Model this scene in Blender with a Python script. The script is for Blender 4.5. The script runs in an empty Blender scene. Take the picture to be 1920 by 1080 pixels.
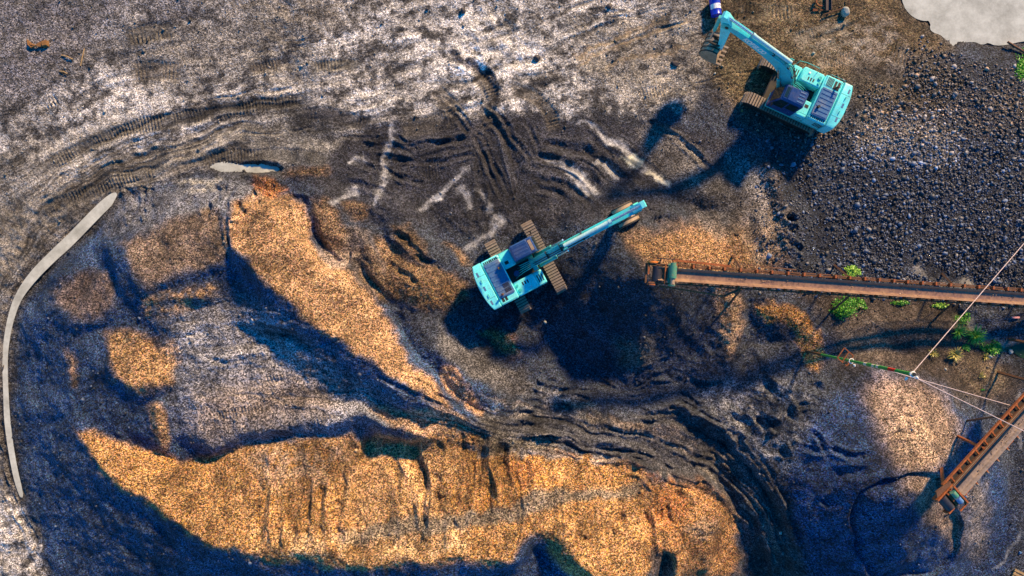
import bpy, bmesh, math, random
import numpy as np
from mathutils import Vector, Matrix

# ------------------------------------------------------------------ camera, sky, sun, exposure
scene = bpy.context.scene
H = 38.0                     # drone height above the yard, metres
F = 1292.0                   # focal length in pixels of a 1920 px wide picture (24 mm lens)
cam_d = bpy.data.cameras.new('camera')
cam_d.sensor_width = 36.0
cam_d.lens = F / 1920.0 * 36.0
cam_d.clip_start = 0.5
cam_d.clip_end = 2000.0
cam = bpy.data.objects.new('camera', cam_d)
cam.location = (0, 0, H)     # looking straight down, picture top = +Y
scene.collection.objects.link(cam)
scene.camera = cam

SUN_EL = math.radians(28.0)
SUN_AZ = math.radians(32.0)  # from +Y (picture top) towards +X (picture right)
sun_dir = Vector((math.sin(SUN_AZ) * math.cos(SUN_EL), math.cos(SUN_AZ) * math.cos(SUN_EL), math.sin(SUN_EL)))
world = bpy.data.worlds.new('World')
scene.world = world
world.use_nodes = True
nt = world.node_tree
for n in list(nt.nodes):
    nt.nodes.remove(n)
sky = nt.nodes.new('ShaderNodeTexSky')
sky.sky_type = 'NISHITA'
sky.sun_disc = False
sky.sun_elevation = SUN_EL
sky.sun_rotation = SUN_AZ
sky.air_density = 1.0
sky.dust_density = 0.0
sky.ozone_density = 5.0
bg = nt.nodes.new('ShaderNodeBackground')
bg.inputs['Strength'].default_value = 0.125
wo = nt.nodes.new('ShaderNodeOutputWorld')
hsv = nt.nodes.new('ShaderNodeHueSaturation')        # deep clear evening blue
hsv.inputs['Saturation'].default_value = 1.5
hsv.inputs['Hue'].default_value = 0.497
nt.links.new(sky.outputs['Color'], hsv.inputs['Color'])
nt.links.new(hsv.outputs['Color'], bg.inputs['Color'])
nt.links.new(bg.outputs['Background'], wo.inputs['Surface'])
sun_l = bpy.data.lights.new('sun', 'SUN')
sun_l.energy = 5.0
sun_l.angle = math.radians(5.0)
sun_l.color = (1.0, 0.66, 0.32)
sun_o = bpy.data.objects.new('sun', sun_l)
sun_o.rotation_euler = sun_dir.to_track_quat('Z', 'Y').to_euler()
sun_o.location = (30, 45, 60)
scene.collection.objects.link(sun_o)
scene.view_settings.view_transform = 'Standard'
scene.view_settings.look = 'None'
scene.view_settings.exposure = 0.76
scene.view_settings.gamma = 1.0
scene.view_settings.use_curve_mapping = False

C = scene.collection
rng = np.random.default_rng(7)
random.seed(7)


def W(px, py, z=0.0):
    """world point of a surveyed plan position (px, py) at height z"""
    s = (H - z) / F
    return Vector(((px - 960.0) * s, (540.0 - py) * s, z))


# ------------------------------------------------------------------ materials
def new_mat(name):
    m = bpy.data.materials.new(name)
    m.use_nodes = True
    t = m.node_tree
    b = t.nodes['Principled BSDF']
    return m, t, b


def paint_mat(name, col, rough=0.45, metal=0.0, dirt=(0.10, 0.085, 0.06), dirt_amt=0.35, scale=3.0, var=0.25, bump=0.0, spec=0.5):
    """a painted / plain surface with blotchy dust and fine wear"""
    m, t, b = new_mat(name)
    N, L = t.nodes, t.links
    tc = N.new('ShaderNodeTexCoord')
    n1 = N.new('ShaderNodeTexNoise'); n1.inputs['Scale'].default_value = scale; n1.inputs['Detail'].default_value = 8; n1.inputs['Roughness'].default_value = 0.7
    L.new(tc.outputs['Object'], n1.inputs['Vector'])
    r1 = N.new('ShaderNodeValToRGB'); r1.color_ramp.elements[0].position = 0.45; r1.color_ramp.elements[1].position = 0.75
    L.new(n1.outputs['Fac'], r1.inputs['Fac'])
    mm = N.new('ShaderNodeMath'); mm.operation = 'MULTIPLY'; mm.inputs[1].default_value = dirt_amt
    L.new(r1.outputs['Color'], mm.inputs[0])
    n2 = N.new('ShaderNodeTexNoise'); n2.inputs['Scale'].default_value = scale * 6; n2.inputs['Detail'].default_value = 5
    L.new(tc.outputs['Object'], n2.inputs['Vector'])
    mp = N.new('ShaderNodeMapRange'); mp.inputs['From Min'].default_value = 0.3; mp.inputs['From Max'].default_value = 0.7
    mp.inputs['To Min'].default_value = 1.0 - var; mp.inputs['To Max'].default_value = 1.0 + var
    L.new(n2.outputs['Fac'], mp.inputs['Value'])
    sc = N.new('ShaderNodeVectorMath'); sc.operation = 'SCALE'; sc.inputs[0].default_value = col
    L.new(mp.outputs['Result'], sc.inputs['Scale'])
    mx = N.new('ShaderNodeMix'); mx.data_type = 'RGBA'
    mx.inputs['B'].default_value = (*dirt, 1)
    L.new(sc.outputs['Vector'], mx.inputs['A'])
    L.new(mm.outputs['Value'], mx.inputs['Factor'])
    L.new(mx.outputs['Result'], b.inputs['Base Color'])
    ra = N.new('ShaderNodeMath'); ra.operation = 'MULTIPLY_ADD'; ra.inputs[1].default_value = 0.35; ra.inputs[2].default_value = rough
    L.new(r1.outputs['Color'], ra.inputs[0])
    L.new(ra.outputs['Value'], b.inputs['Roughness'])
    b.inputs['Metallic'].default_value = metal
    b.inputs['Specular IOR Level'].default_value = spec
    if bump > 0:
        bp = N.new('ShaderNodeBump'); bp.inputs['Strength'].default_value = bump; bp.inputs['Distance'].default_value = 0.02
        L.new(n2.outputs['Fac'], bp.inputs['Height']); L.new(bp.outputs['Normal'], b.inputs['Normal'])
    return m


def ground_mat(name, cell, lo, hi, bump, attr='col'):
    """loose gravel: colour of the deposit comes from the survey attribute, each grain its own tone"""
    m, t, b = new_mat(name)
    N, L = t.nodes, t.links
    tc = N.new('ShaderNodeTexCoord')
    at = N.new('ShaderNodeAttribute'); at.attribute_name = attr
    ag = N.new('ShaderNodeAttribute'); ag.attribute_name = 'grain'      # 0 = smooth mud, 1 = coarse gravel
    v = N.new('ShaderNodeTexVoronoi'); v.inputs['Scale'].default_value = 1.0 / cell
    L.new(tc.outputs['Object'], v.inputs['Vector'])
    v2 = N.new('ShaderNodeTexVoronoi'); v2.inputs['Scale'].default_value = 2.3 / cell
    L.new(tc.outputs['Object'], v2.inputs['Vector'])
    s1 = N.new('ShaderNodeSeparateColor'); L.new(v.outputs['Color'], s1.inputs['Color'])
    s2 = N.new('ShaderNodeSeparateColor'); L.new(v2.outputs['Color'], s2.inputs['Color'])
    ad = N.new('ShaderNodeMath'); ad.operation = 'MULTIPLY_ADD'; ad.inputs[1].default_value = 0.6
    mu = N.new('ShaderNodeMath'); mu.operation = 'MULTIPLY'; mu.inputs[1].default_value = 0.4
    L.new(s2.outputs['Red'], mu.inputs[0]); L.new(s1.outputs['Red'], ad.inputs[0]); L.new(mu.outputs['Value'], ad.inputs[2])
    pw = N.new('ShaderNodeMath'); pw.operation = 'POWER'; pw.inputs[1].default_value = 2.4
    L.new(ad.outputs['Value'], pw.inputs[0])
    mp = N.new('ShaderNodeMapRange'); mp.inputs['From Min'].default_value = 0.03; mp.inputs['From Max'].default_value = 0.75
    mp.inputs['To Min'].default_value = lo; mp.inputs['To Max'].default_value = hi; mp.clamp = False
    L.new(pw.outputs['Value'], mp.inputs['Value'])
    gm = N.new('ShaderNodeMix'); gm.data_type = 'FLOAT'; gm.inputs['A'].default_value = 1.0
    L.new(ag.outputs['Fac'], gm.inputs['Factor']); L.new(mp.outputs['Result'], gm.inputs['B'])
    sc = N.new('ShaderNodeVectorMath'); sc.operation = 'SCALE'
    L.new(at.outputs['Color'], sc.inputs[0]); L.new(gm.outputs['Result'], sc.inputs['Scale'])
    # slight hue variety between grains
    hs = N.new('ShaderNodeHueSaturation')
    hm = N.new('ShaderNodeMapRange'); hm.inputs['To Min'].default_value = 0.475; hm.inputs['To Max'].default_value = 0.525
    L.new(s1.outputs['Green'], hm.inputs['Value']); L.new(hm.outputs['Result'], hs.inputs['Hue'])
    sm = N.new('ShaderNodeMapRange'); sm.inputs['To Min'].default_value = 0.6; sm.inputs['To Max'].default_value = 1.3
    L.new(s2.outputs['Blue'], sm.inputs['Value']); L.new(sm.outputs['Result'], hs.inputs['Saturation'])
    L.new(sc.outputs['Vector'], hs.inputs['Color'])
    L.new(hs.outputs['Color'], b.inputs['Base Color'])
    b.inputs['Roughness'].default_value = 0.85
    b.inputs['Specular IOR Level'].default_value = 0.3
    bp = N.new('ShaderNodeBump'); bp.inputs['Strength'].default_value = bump; bp.inputs['Distance'].default_value = 0.04
    iv = N.new('ShaderNodeMath'); iv.operation = 'MULTIPLY_ADD'; iv.inputs[1].default_value = -1.0; iv.inputs[2].default_value = 1.0
    L.new(v.outputs['Distance'], iv.inputs[0])
    im = N.new('ShaderNodeMath'); im.operation = 'MULTIPLY'
    L.new(iv.outputs['Value'], im.inputs[0]); L.new(ag.outputs['Fac'], im.inputs[1])
    L.new(im.outputs['Value'], bp.inputs['Height']); L.new(bp.outputs['Normal'], b.inputs['Normal'])
    return m


M_ground = ground_mat('yard_ground', 0.052, 0.08, 3.2, 0.6)


def tag(o, label=None, cat=None, group=None, kind=None):
    if label: o['label'] = label
    if cat: o['category'] = cat
    if group: o['group'] = group
    if kind: o['kind'] = kind
    return o

# ------------------------------------------------------------------ terrain heights
# survey lines: (plan x, plan y, height)
LINES = [
    # flat yard and road
    [(-150, -120, 0), (2100, -120, 0.1)],
    [(-150, 60, 0), (700, 40, 0), (1250, 60, 0)], [(-150, 200, 0), (300, 150, 0), (800, 120, 0), (1250, 150, 0.1)],
    [(-150, 350, 0), (120, 280, 0), (330, 215, 0), (600, 180, 0), (800, 200, 0)],
    [(-150, 560, 0), (-20, 520, 0), (70, 400, 0), (190, 310, 0), (340, 265, 0), (600, 245, 0)],
    [(-150, 900, 0), (-10, 780, 0), (-5, 640, 0), (0, 560, 0.02)], [(-150, 1200, 0), (20, 1060, 0.1), (5, 930, 0.05)],
    [(215, 365, -0.12), (130, 452, -0.12), (60, 522, -0.12), (20, 592, -0.12), (10, 680, -0.12), (14, 800, -0.12), (36, 915, -0.08)],
    # toe of the long left pile
    [(95, 1085, 0.05), (62, 970, 0.05), (45, 890, 0.05), (34, 760, 0.05), (34, 660, 0.05), (50, 585, 0.05), (85, 525, 0.05), (135, 470, 0.05),
     (185, 420, 0.05), (240, 368, 0.05), (300, 338, 0.05), (390, 332, 0.05), (520, 328, 0.02), (560, 345, 0.2)],
    [(200, 440, 1.0), (260, 395, 0.9), (330, 370, 0.9), (420, 372, 1.3), (470, 372, 1.2), (520, 365, 0.8)],
    # first flat-topped dump
    [(250, 440, 2.0), (330, 412, 1.9), (418, 396, 2.0)],
    [(229, 450, 2.15), (232, 480, 2.5), (242, 522, 2.85), (262, 536, 2.85), (342, 517, 2.85), (395, 492, 2.75), (426, 478, 2.7), (428, 400, 2.3)],
    [(205, 455, 1.85), (213, 500, 2.15), (226, 537, 2.4), (262, 556, 2.5), (345, 537, 2.52), (400, 515, 2.5), (440, 520, 2.5)],
    # second dump
    [(112, 525, 1.0), (200, 500, 1.3)],
    [(96, 555, 1.35), (106, 588, 1.75), (133, 615, 2.05), (176, 601, 2.15), (217, 580, 2.1), (214, 515, 1.6)],
    [(80, 570, 0.9), (92, 610, 1.25), (130, 634, 1.6), (180, 620, 1.8), (232, 597, 2.0)],
    # main ridge
    [(432, 408, 2.6), (434, 470, 3.3), (500, 525, 3.5), (560, 575, 3.6), (640, 640, 3.5), (720, 695, 3.3), (790, 748, 3.0), (845, 776, 2.7), (905, 796, 2.2)],
    [(450, 385, 2.1), (500, 395, 2.35), (540, 430, 2.5), (570, 480, 2.6), (640, 545, 2.5), (700, 610, 2.2)],
    [(545, 345, 0.3), (578, 385, 0.5), (588, 440, 0.8), (612, 488, 1.2), (655, 500, 1.2), (690, 540, 1.1), (735, 585, 0.9), (760, 625, 0.4), (815, 650, 0.3), (880, 700, 0.2), (960, 770, 0.3)],
    [(360, 570, 2.35), (425, 572, 2.15), (470, 622, 2.1), (540, 690, 2.1), (640, 752, 2.15), (720, 785, 2.15), (800, 800, 2.2)],
    # plateau
    [(300, 600, 2.35), (380, 640, 2.25), (450, 700, 2.15), (560, 745, 2.25), (650, 770, 2.3)],
    [(330, 700, 2.3), (370, 760, 2.35), (470, 760, 2.3), (560, 775, 2.35)],
    [(260, 560, 2.5), (350, 552, 2.75), (395, 560, 2.4)],
    # lit knob
    [(210, 622, 2.1), (206, 690, 2.7), (226, 722, 2.75), (265, 732, 2.8), (308, 720, 2.6)],
    [(252, 620, 1.9), (280, 640, 2.0), (300, 672, 2.2), (325, 690, 2.25)],
    [(165, 640, 1.85), (182, 722, 2.15), (232, 765, 2.2), (292, 752, 2.25), (330, 735, 2.32)],
    [(120, 680, 1.7), (128, 760, 1.9), (140, 800, 2.0)], [(75, 680, 0.8), (80, 780, 0.8), (95, 870, 0.9)],
    [(285, 765, 2.75), (284, 805, 2.6), (298, 840, 2.1), (312, 856, 1.75)], [(322, 765, 2.3), (330, 800, 2.0), (335, 845, 1.6)],
    # valley behind the berm
    [(155, 806, 2.0), (230, 824, 1.75), (290, 852, 1.6), (345, 866, 1.55), (392, 860, 1.6), (460, 837, 1.75), (520, 818, 1.85), (600, 812, 1.9), (685, 812, 2.0),
     (704, 832, 1.7), (788, 838, 1.7), (805, 832, 2.2), (880, 850, 2.0), (960, 852, 1.9), (1030, 864, 1.7), (1110, 856, 1.5), (1180, 880, 1.4)],
    [(372, 818, 2.35), (398, 842, 2.35), (452, 816, 2.4), (522, 796, 2.45), (600, 792, 2.5), (680, 787, 2.7), (692, 794, 3.0), (745, 797, 3.05), (797, 810, 3.0), (802, 822, 2.7)],
    # berm crest
    [(150, 822, 2.3), (192, 872, 2.75), (242, 922, 3.2), (312, 977, 3.7), (400, 1021, 4.15), (480, 1041, 4.35), (600, 1038, 4.4), (625, 1049, 4.5), (690, 1066, 4.7),
     (780, 1060, 4.7), (850, 1045, 4.6), (888, 1030, 4.4), (950, 1064, 4.5), (975, 1048, 4.3), (1011, 985, 3.6), (1045, 1012, 3.8), (1095, 1058, 4.1), (1140, 1095, 4.3), (1200, 1110, 4.2)],
    [(115, 850, 1.6), (150, 905, 1.7), (200, 965, 1.8), (260, 1030, 1.9), (330, 1090, 1.9)],
    # outer foot of the berm (below the frame)
    [(130, 1130, 0), (260, 1200, 0.2), (420, 1250, 0.2), (700, 1290, 0.2), (1000, 1290, 0.2), (1200, 1290, 0.2), (1500, 1250, 0.2)],
    [(985, 1075, 3.0), (1011, 1030, 2.7), (1050, 1070, 2.9)], [(1000, 1160, 2.0), (1020, 1090, 2.0)],
    # right orange mound
    [(1216, 905, 1.9), (1222, 985, 2.7), (1216, 1035, 3.2), (1212, 1090, 3.6)],
    [(1240, 1050, 2.3), (1242, 1110, 2.2)],
    [(1262, 1040, 3.2), (1270, 1100, 3.4)],
    [(1230, 898, 1.7), (1300, 888, 1.6), (1358, 915, 1.2), (1384, 965, 0.8), (1392, 1030, 0.5), (1398, 1100, 0.4)],
    [(1290, 960, 2.4), (1340, 1000, 2.2), (1330, 1080, 2.3)],
    # haul road
    [(890, 815, 2.1), (1000, 815, 1.7), (1110, 825, 1.3), (1220, 850, 0.9), (1330, 890, 0.5), (1410, 960, 0.2), (1450, 1050, 0.0), (1470, 1150, 0.0)],
    [(900, 770, 1.9), (1000, 790, 1.5), (1110, 795, 1.0), (1230, 800, 0.6), (1330, 830, 0.25), (1410, 890, 0.0), (1460, 960, -0.1), (1490, 1050, -0.1)],
    [(1080, 780, 0.7), (1180, 775, 0.75), (1270, 765, 0.9), (1340, 785, 0.95), (1410, 820, 0.9), (1455, 880, 0.6), (1485, 950, 0.3)],
    # pit
    [(860, 640, -0.25), (930, 690, -0.3), (1000, 730, -0.3), (1100, 745, -0.2), (1200, 735, -0.1), (1300, 720, 0.1)],
    [(900, 610, 0.1), (1000, 640, 0.0), (1100, 680, -0.2), (1200, 690, -0.2)],
    # bench the near excavator stands on
    [(880, 590, 0.55), (960, 600, 0.6), (1050, 570, 0.6), (1090, 500, 0.6), (1030, 420, 0.5), (950, 430, 0.5), (890, 480, 0.5), (880, 590, 0.55)],
    [(600, 360, 0.2), (700, 340, 0.2), (800, 330, 0.2), (950, 330, 0.2), (1100, 320, 0.2), (1200, 330, 0.2)],
    [(640, 270, 0.05), (760, 230, 0.05), (1000, 240, 0.05), (1200, 230, 0.1), (1330, 330, 0.3)],
    # brown dumps left of the near excavator
    [(640, 430, 0.5), (690, 450, 0.7), (740, 560, 0.6), (800, 610, 0.5)],
    # right part
    [(1300, 240, 0.2), (1400, 270, 0.2), (1440, 300, 0.5), (1470, 360, 0.9), (1478, 420, 1.0), (1470, 470, 0.9), (1440, 500, 0.8)],
    [(1480, 300, 0.4), (1520, 380, 0.4), (1530, 470, 0.5)],
    [(1400, 290, 0.2), (1430, 350, 0.4), (1420, 420, 0.5)],
    [(1560, 300, 0.5), (1700, 260, 0.6), (1900, 240, 0.5), (2100, 240, 0.5)], [(1620, 460, 0.55), (1800, 420, 0.7), (2100, 400, 0.7)],
    [(1350, 60, 0.1), (1500, 60, 0.1), (1640, 60, 0.05)], [(1300, 180, 0.15), (1450, 200, 0.2), (1600, 190, 0.25), (1750, 140, 0.25), (1900, 120, 0.25), (2100, 130, 0.3)],
    [(1690, -60, -0.3), (1740, 20, -0.3), (1850, 50, -0.3), (2050, 50, -0.3)], [(1780, -120, -0.4), (1900, 0, -0.4), (2050, 0, -0.4)],
    # ground under the first conveyor
    [(1330, 545, 1.1), (1420, 550, 0.8), (1530, 560, 0.7), (1700, 570, 0.6), (1800, 580, 0.4), (2050, 580, 0.3)],
    [(1375, 560, 1.5), (1380, 620, 1.2), (1375, 680, 0.6)], [(1405, 590, 0.5), (1410, 650, 0.3), (1400, 700, 0.1)],
    [(1440, 585, 0.9), (1500, 605, 0.9), (1540, 650, 0.8), (1560, 700, 0.7), (1590, 750, 0.5)],
    [(1440, 640, 0.1), (1480, 690, 0.05), (1530, 740, 0.0)],
    [(1640, 610, 1.0), (1720, 640, 1.1), (1800, 680, 0.9), (1860, 720, 0.7)],
    [(1800, 590, 0.15), (1850, 640, 0.1), (1900, 655, 0.05), (2050, 640, 0.05)],
    # toe of the second cone
    [(1400, 760, 0.3), (1480, 780, 0.25), (1560, 760, 0.5), (1640, 710, 0.9), (1730, 690, 1.0), (1800, 760, 0.6), (1850, 830, 0.3), (1890, 920, 0.1), (1900, 1010, 0.0), (1860, 1100, 0.0)],
    [(1500, 870, 0.1), (1480, 960, -0.1), (1500, 1060, -0.1), (1540, 1130, 0.0)],
    [(2050, 760, 0.2), (1990, 900, 0.1), (1960, 1080, 0.0), (1980, 1250, 0.0)],
    [(-150, -300, 0), (2100, -300, 0.1)], [(-300, -300, 0), (-300, 1400, 0)], [(2250, -300, 0.2), (2250, 1400, 0.1)], [(-300, 1400, 0), (2250, 1400, 0.1)],
]
GX0, GX1, GY0, GY1, GD = -40.0, 40.0, -27.0, 27.0, 0.1
nx, ny = int(round((GX1 - GX0) / GD)), int(round((GY1 - GY0) / GD))


def solve_lines():
    xs, ys, zs = [], [], []
    for ln in LINES:
        for a, b in zip(ln[:-1], ln[1:]):
            A, B = W(*a), W(*b)
            n = max(2, int((B - A).length / 0.05))
            t = np.linspace(0, 1, n)
            xs.append(A.x + (B.x - A.x) * t); ys.append(A.y + (B.y - A.y) * t); zs.append(A.z + (B.z - A.z) * t)
    xs, ys, zs = np.concatenate(xs), np.concatenate(ys), np.concatenate(zs)
    z = None
    for lev in (32, 16, 8, 4, 2, 1):
        d = GD * lev
        mx, my = int(math.ceil((GX1 - GX0) / d)), int(math.ceil((GY1 - GY0) / d))
        ix = np.clip(((xs - GX0) / d).astype(int), 0, mx - 1); iy = np.clip(((ys - GY0) / d).astype(int), 0, my - 1)
        s = np.zeros((my, mx)); c = np.zeros((my, mx))
        np.add.at(s, (iy, ix), zs); np.add.at(c, (iy, ix), 1.0)
        fix = c > 0
        val = np.where(fix, s / np.maximum(c, 1), 0)
        if z is None:
            z = np.where(fix, val, zs.mean())
        else:
            z = np.repeat(np.repeat(z, 2, 0), 2, 1)[:my, :mx]
            if z.shape != (my, mx):
                z = np.pad(z, ((0, my - z.shape[0]), (0, mx - z.shape[1])), mode='edge')
        for it in range(220 if lev > 2 else 90):
            z[fix] = val[fix]
            p = np.pad(z, 1, mode='edge')
            z = 0.25 * (p[:-2, 1:-1] + p[2:, 1:-1] + p[1:-1, :-2] + p[1:-1, 2:])
        z[fix] = val[fix]
    return z


def blur(z, n):
    for _ in range(n):
        p = np.pad(z, 1, mode='edge')
        z = 0.25 * p[1:-1, 1:-1] + 0.125 * (p[:-2, 1:-1] + p[2:, 1:-1] + p[1:-1, :-2] + p[1:-1, 2:]) + 0.0625 * (p[:-2, :-2] + p[2:, 2:] + p[:-2, 2:] + p[2:, :-2])
    return z


_lat = np.random.default_rng(3).random((8, 256, 256))


def vnoise(X, Y, scale, seed=0):
    x = X / scale + 37.3 * seed; y = Y / scale + 91.7 * seed
    xi = np.floor(x).astype(int); yi = np.floor(y).astype(int)
    fx = x - xi; fy = y - yi
    fx = fx * fx * (3 - 2 * fx); fy = fy * fy * (3 - 2 * fy)
    T = _lat[seed % 8]
    a = T[yi & 255, xi & 255]; b = T[yi & 255, (xi + 1) & 255]; c = T[(yi + 1) & 255, xi & 255]; d = T[(yi + 1) & 255, (xi + 1) & 255]
    return (a * (1 - fx) + b * fx) * (1 - fy) + (c * (1 - fx) + d * fx) * fy - 0.5


def fbm(X, Y, scale, octs=4, seed=0, gain=0.55):
    r = np.zeros_like(X); a = 1.0
    for o in range(octs):
        r += a * vnoise(X, Y, scale / 2 ** o, seed + o)
        a *= gain
    return r


zl = solve_lines()
zl = blur(zl, 2)

# fine grid in view, stretched lines out to the far ground
FD = 0.052
xin = np.arange(-31.0, 31.0001, FD); yin = np.arange(-18.2, 18.2001, FD)


def stretch(v, far):
    out = [v[-1]]; d = FD
    while out[-1] < far:
        d *= 1.22; out.append(out[-1] + d)
    ext = np.array(out[1:])
    return np.concatenate([-ext[::-1], v, ext])


gx = stretch(xin, 420.0); gy = stretch(yin, 420.0)
X, Y = np.meshgrid(gx, gy)
inn = sstep_ = np.clip((34 - np.maximum(np.abs(X), np.abs(Y) * 1.4)) / 2, 0, 1)
WX = X + inn * (0.55 * fbm(X, Y, 2.4, 3, 1)); WY = Y + inn * (0.55 * fbm(X, Y, 2.4, 3, 4))     # wobbled coordinates for natural outlines
fx = np.clip((WX - GX0) / GD - 0.5, 0, nx - 1.001); fy = np.clip((WY - GY0) / GD - 0.5, 0, ny - 1.001)
ix, iy = fx.astype(int), fy.astype(int); tx, ty = fx - ix, fy - iy
Z = (zl[iy, ix] * (1 - tx) + zl[iy, np.minimum(ix + 1, nx - 1)] * tx) * (1 - ty) + (zl[np.minimum(iy + 1, ny - 1), ix] * (1 - tx) + zl[np.minimum(iy + 1, ny - 1), np.minimum(ix + 1, nx - 1)] * tx) * ty
outside = (np.abs(X) > 34) | (np.abs(Y) > 24)


def cone(px, py, zp, slope, rmax=9, round_=0.25, sx=1.0, sy=1.0, rot=0.0):
    """a poured cone: rises to zp at plan point, straight flanks"""
    global Z
    c = W(px, py, zp)
    dx, dy = WX - c.x, WY - c.y
    cr, sr = math.cos(rot), math.sin(rot)
    ex, ey = (dx * cr + dy * sr) / sx, (-dx * sr + dy * cr) / sy
    r = np.sqrt(ex * ex + ey * ey + round_ * round_)
    z = zp + slope * round_ - slope * r
    k = 0.08
    Z = np.where(z > Z - 0.5, np.logaddexp(Z / k, z / k) * k, Z)


cone(1212, 516, 3.7, 0.72, sx=1.1)                 # under the first conveyor head
cone(1300, 492, 2.3, 0.6, sx=1.6)
cone(1380, 470, 1.5, 0.5)
cone(1708, 925, 5.0, 0.62, round_=0.5)          # big pile under the second conveyor
# small dumps around the near excavator
cone(762, 452, 1.25, 0.5, sx=2.2, sy=0.8, rot=-0.8)
cone(800, 470, 1.2, 0.5, sx=2.2, sy=0.7, rot=-0.75)
cone(780, 540, 1.5, 0.45, sx=1.5)
cone(700, 500, 1.5, 0.5, sx=0.8, sy=1.5, rot=0.5)
cone(612, 420, 1.3, 0.5, sx=0.8, sy=1.6, rot=0.45)
cone(665, 395, 0.8, 0.5)
cone(500, 335, 0.75, 0.55, sx=1.3)
cone(585, 322, 0.6, 0.4, sx=1.8)
cone(1330, 370, 1.0, 0.4, sx=1.3)
cone(1430, 430, 1.15, 0.5, sy=1.4)
cone(935, 640, 0.7, 0.5, sx=1.6, rot=-0.4)
cone(965, 650, 0.6, 0.5, sx=1.2, sy=.6, rot=-0.8)
cone(870, 720, 2.2, 0.55, sx=0.7, sy=1.6, rot=0.7)
cone(1210, 660, 0.5, 0.3, sx=1.5)
cone(1180, 800, 1.25, 0.4, sx=1.8, sy=0.6, rot=-0.15)
cone(920, 830, 2.2, 0.4)
cone(250, 640, 2.3, 0.5)
Z[outside] *= 0.3

U = 960 + X * F / (H - Z); V = 540 - Y * F / (H - Z)      # plan coordinates of every grid point
WU = 960 + WX * F / (H - Z); WV = 540 - WY * F / (H - Z)


def box_of(pts, pad):
    p = np.array(pts, float)
    x0, y0 = p.min(0) - pad; x1, y1 = p.max(0) + pad
    a = W(x0, y0, -0.5); b = W(x1, y1, -0.5); a2 = W(x0, y0, 5.0); b2 = W(x1, y1, 5.0)
    i0 = np.searchsorted(gx, min(a.x, a2.x)); i1 = np.searchsorted(gx, max(b.x, b2.x))
    j0 = np.searchsorted(gy, min(b.y, b2.y)); j1 = np.searchsorted(gy, max(a.y, a2.y))
    return slice(j0, j1), slice(i0, i1)


def smooth_poly(pts, n=3):
    """Chaikin corner cutting"""
    p = [tuple(q) for q in pts]
    for _ in range(n):
        q = [p[0]]
        for a, b in zip(p[:-1], p[1:]):
            q.append(tuple(0.75 * a[k] + 0.25 * b[k] for k in range(len(a)))); q.append(tuple(0.25 * a[k] + 0.75 * b[k] for k in range(len(a))))
        q.append(p[-1]); p = q
    return p


def dist_line(pts, sl, wob=True, signed=False):
    """distance (plan px) to a polyline and arc position along it"""
    u = (WU if wob else U)[sl]; v = (WV if wob else V)[sl]
    best = np.full(u.shape, 1e9); arc = np.zeros(u.shape); sg = np.ones(u.shape); s0 = 0.0
    for a, b in zip(pts[:-1], pts[1:]):
        dx, dy = b[0] - a[0], b[1] - a[1]; L = math.hypot(dx, dy) + 1e-9
        t = np.clip(((u - a[0]) * dx + (v - a[1]) * dy) / (L * L), 0, 1)
        d = np.hypot(u - a[0] - t * dx, v - a[1] - t * dy)
        m = d < best
        best[m] = d[m]; arc[m] = (s0 + t * L)[m]
        if signed:
            sg[m] = np.sign(dx * (v - a[1]) - dy * (u - a[0]))[m]
        s0 += L
    return (best, arc, s0, sg) if signed else (best, arc, s0)


def sstep(a, b, x):
    t = np.clip((x - a) / (b - a), 0, 1)
    return t * t * (3 - 2 * t)


def sdf_poly(pts, sl, wob=True):
    u = (WU if wob else U)[sl]; v = (WV if wob else V)[sl]
    d = np.full(u.shape, 1e9); ins = np.zeros(u.shape, bool)
    n = len(pts)
    for i in range(n):
        a, b = pts[i], pts[(i + 1) % n]
        dx, dy = b[0] - a[0], b[1] - a[1]
        t = np.clip(((u - a[0]) * dx + (v - a[1]) * dy) / (dx * dx + dy * dy + 1e-9), 0, 1)
        d = np.minimum(d, np.hypot(u - a[0] - t * dx, v - a[1] - t * dy))
        c = ((a[1] > v) != (b[1] > v))
        with np.errstate(divide='ignore', invalid='ignore'):
            xi = (b[0] - a[0]) * (v - a[1]) / (b[1] - a[1] + 1e-12) + a[0]
        ins ^= c & (u < xi)
    return np.where(ins, -d, d)


DZ = np.zeros_like(Z)
GK = 1.25


def groove(pts, w, depth, lip=0.5, wob=True, fade=0.12):
    """a pushed rut: sunk middle, raised lips (w in plan px, depth in m)"""
    w = w * 1.5
    pts = smooth_poly(pts, 2)
    sl = box_of(pts, w * 4 + 15)
    d, arc, L = dist_line(pts, sl, wob)
    e = sstep(0, fade * L + 1, arc) * sstep(0, fade * L + 1, L - arc)
    q = d / w
    var = 0.55 + 1.1 * vnoise(X[sl], Y[sl], 0.5, 2) + 0.5 * vnoise(X[sl], Y[sl], 0.2, 5)
    DZ[sl] += GK * var * e * depth * (-np.exp(-q * q * 1.5) + lip * np.exp(-((q - 1.5) / 0.45) ** 2))


def ridge(pts, w, h, wob=True, fade=0.12):
    groove(pts, w, -h, 0.0, wob, fade)


def bank(pts, w, h, wob=True, fade=0.2):
    """a one-sided step: ground right of the line direction (seen in plan) is lifted at the line and tapers off over w"""
    pts = smooth_poly(pts, 2)
    sl = box_of(pts, w * 1.2 + 15)
    d, arc, L, sg = dist_line(pts, sl, wob, True)
    e = sstep(0, fade * L + 1, arc) * sstep(0, fade * L + 1, L - arc)
    DZ[sl] += np.where(sg > 0, e * h * np.clip(1 - d / w, 0, 1), 0.0)


def scoop(poly, depth, soft=5):
    sl = box_of(poly, 20)
    s = sdf_poly(poly, sl)
    DZ[sl] -= depth * sstep(soft, -soft, s)


LUMF = np.ones_like(Z)


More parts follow.
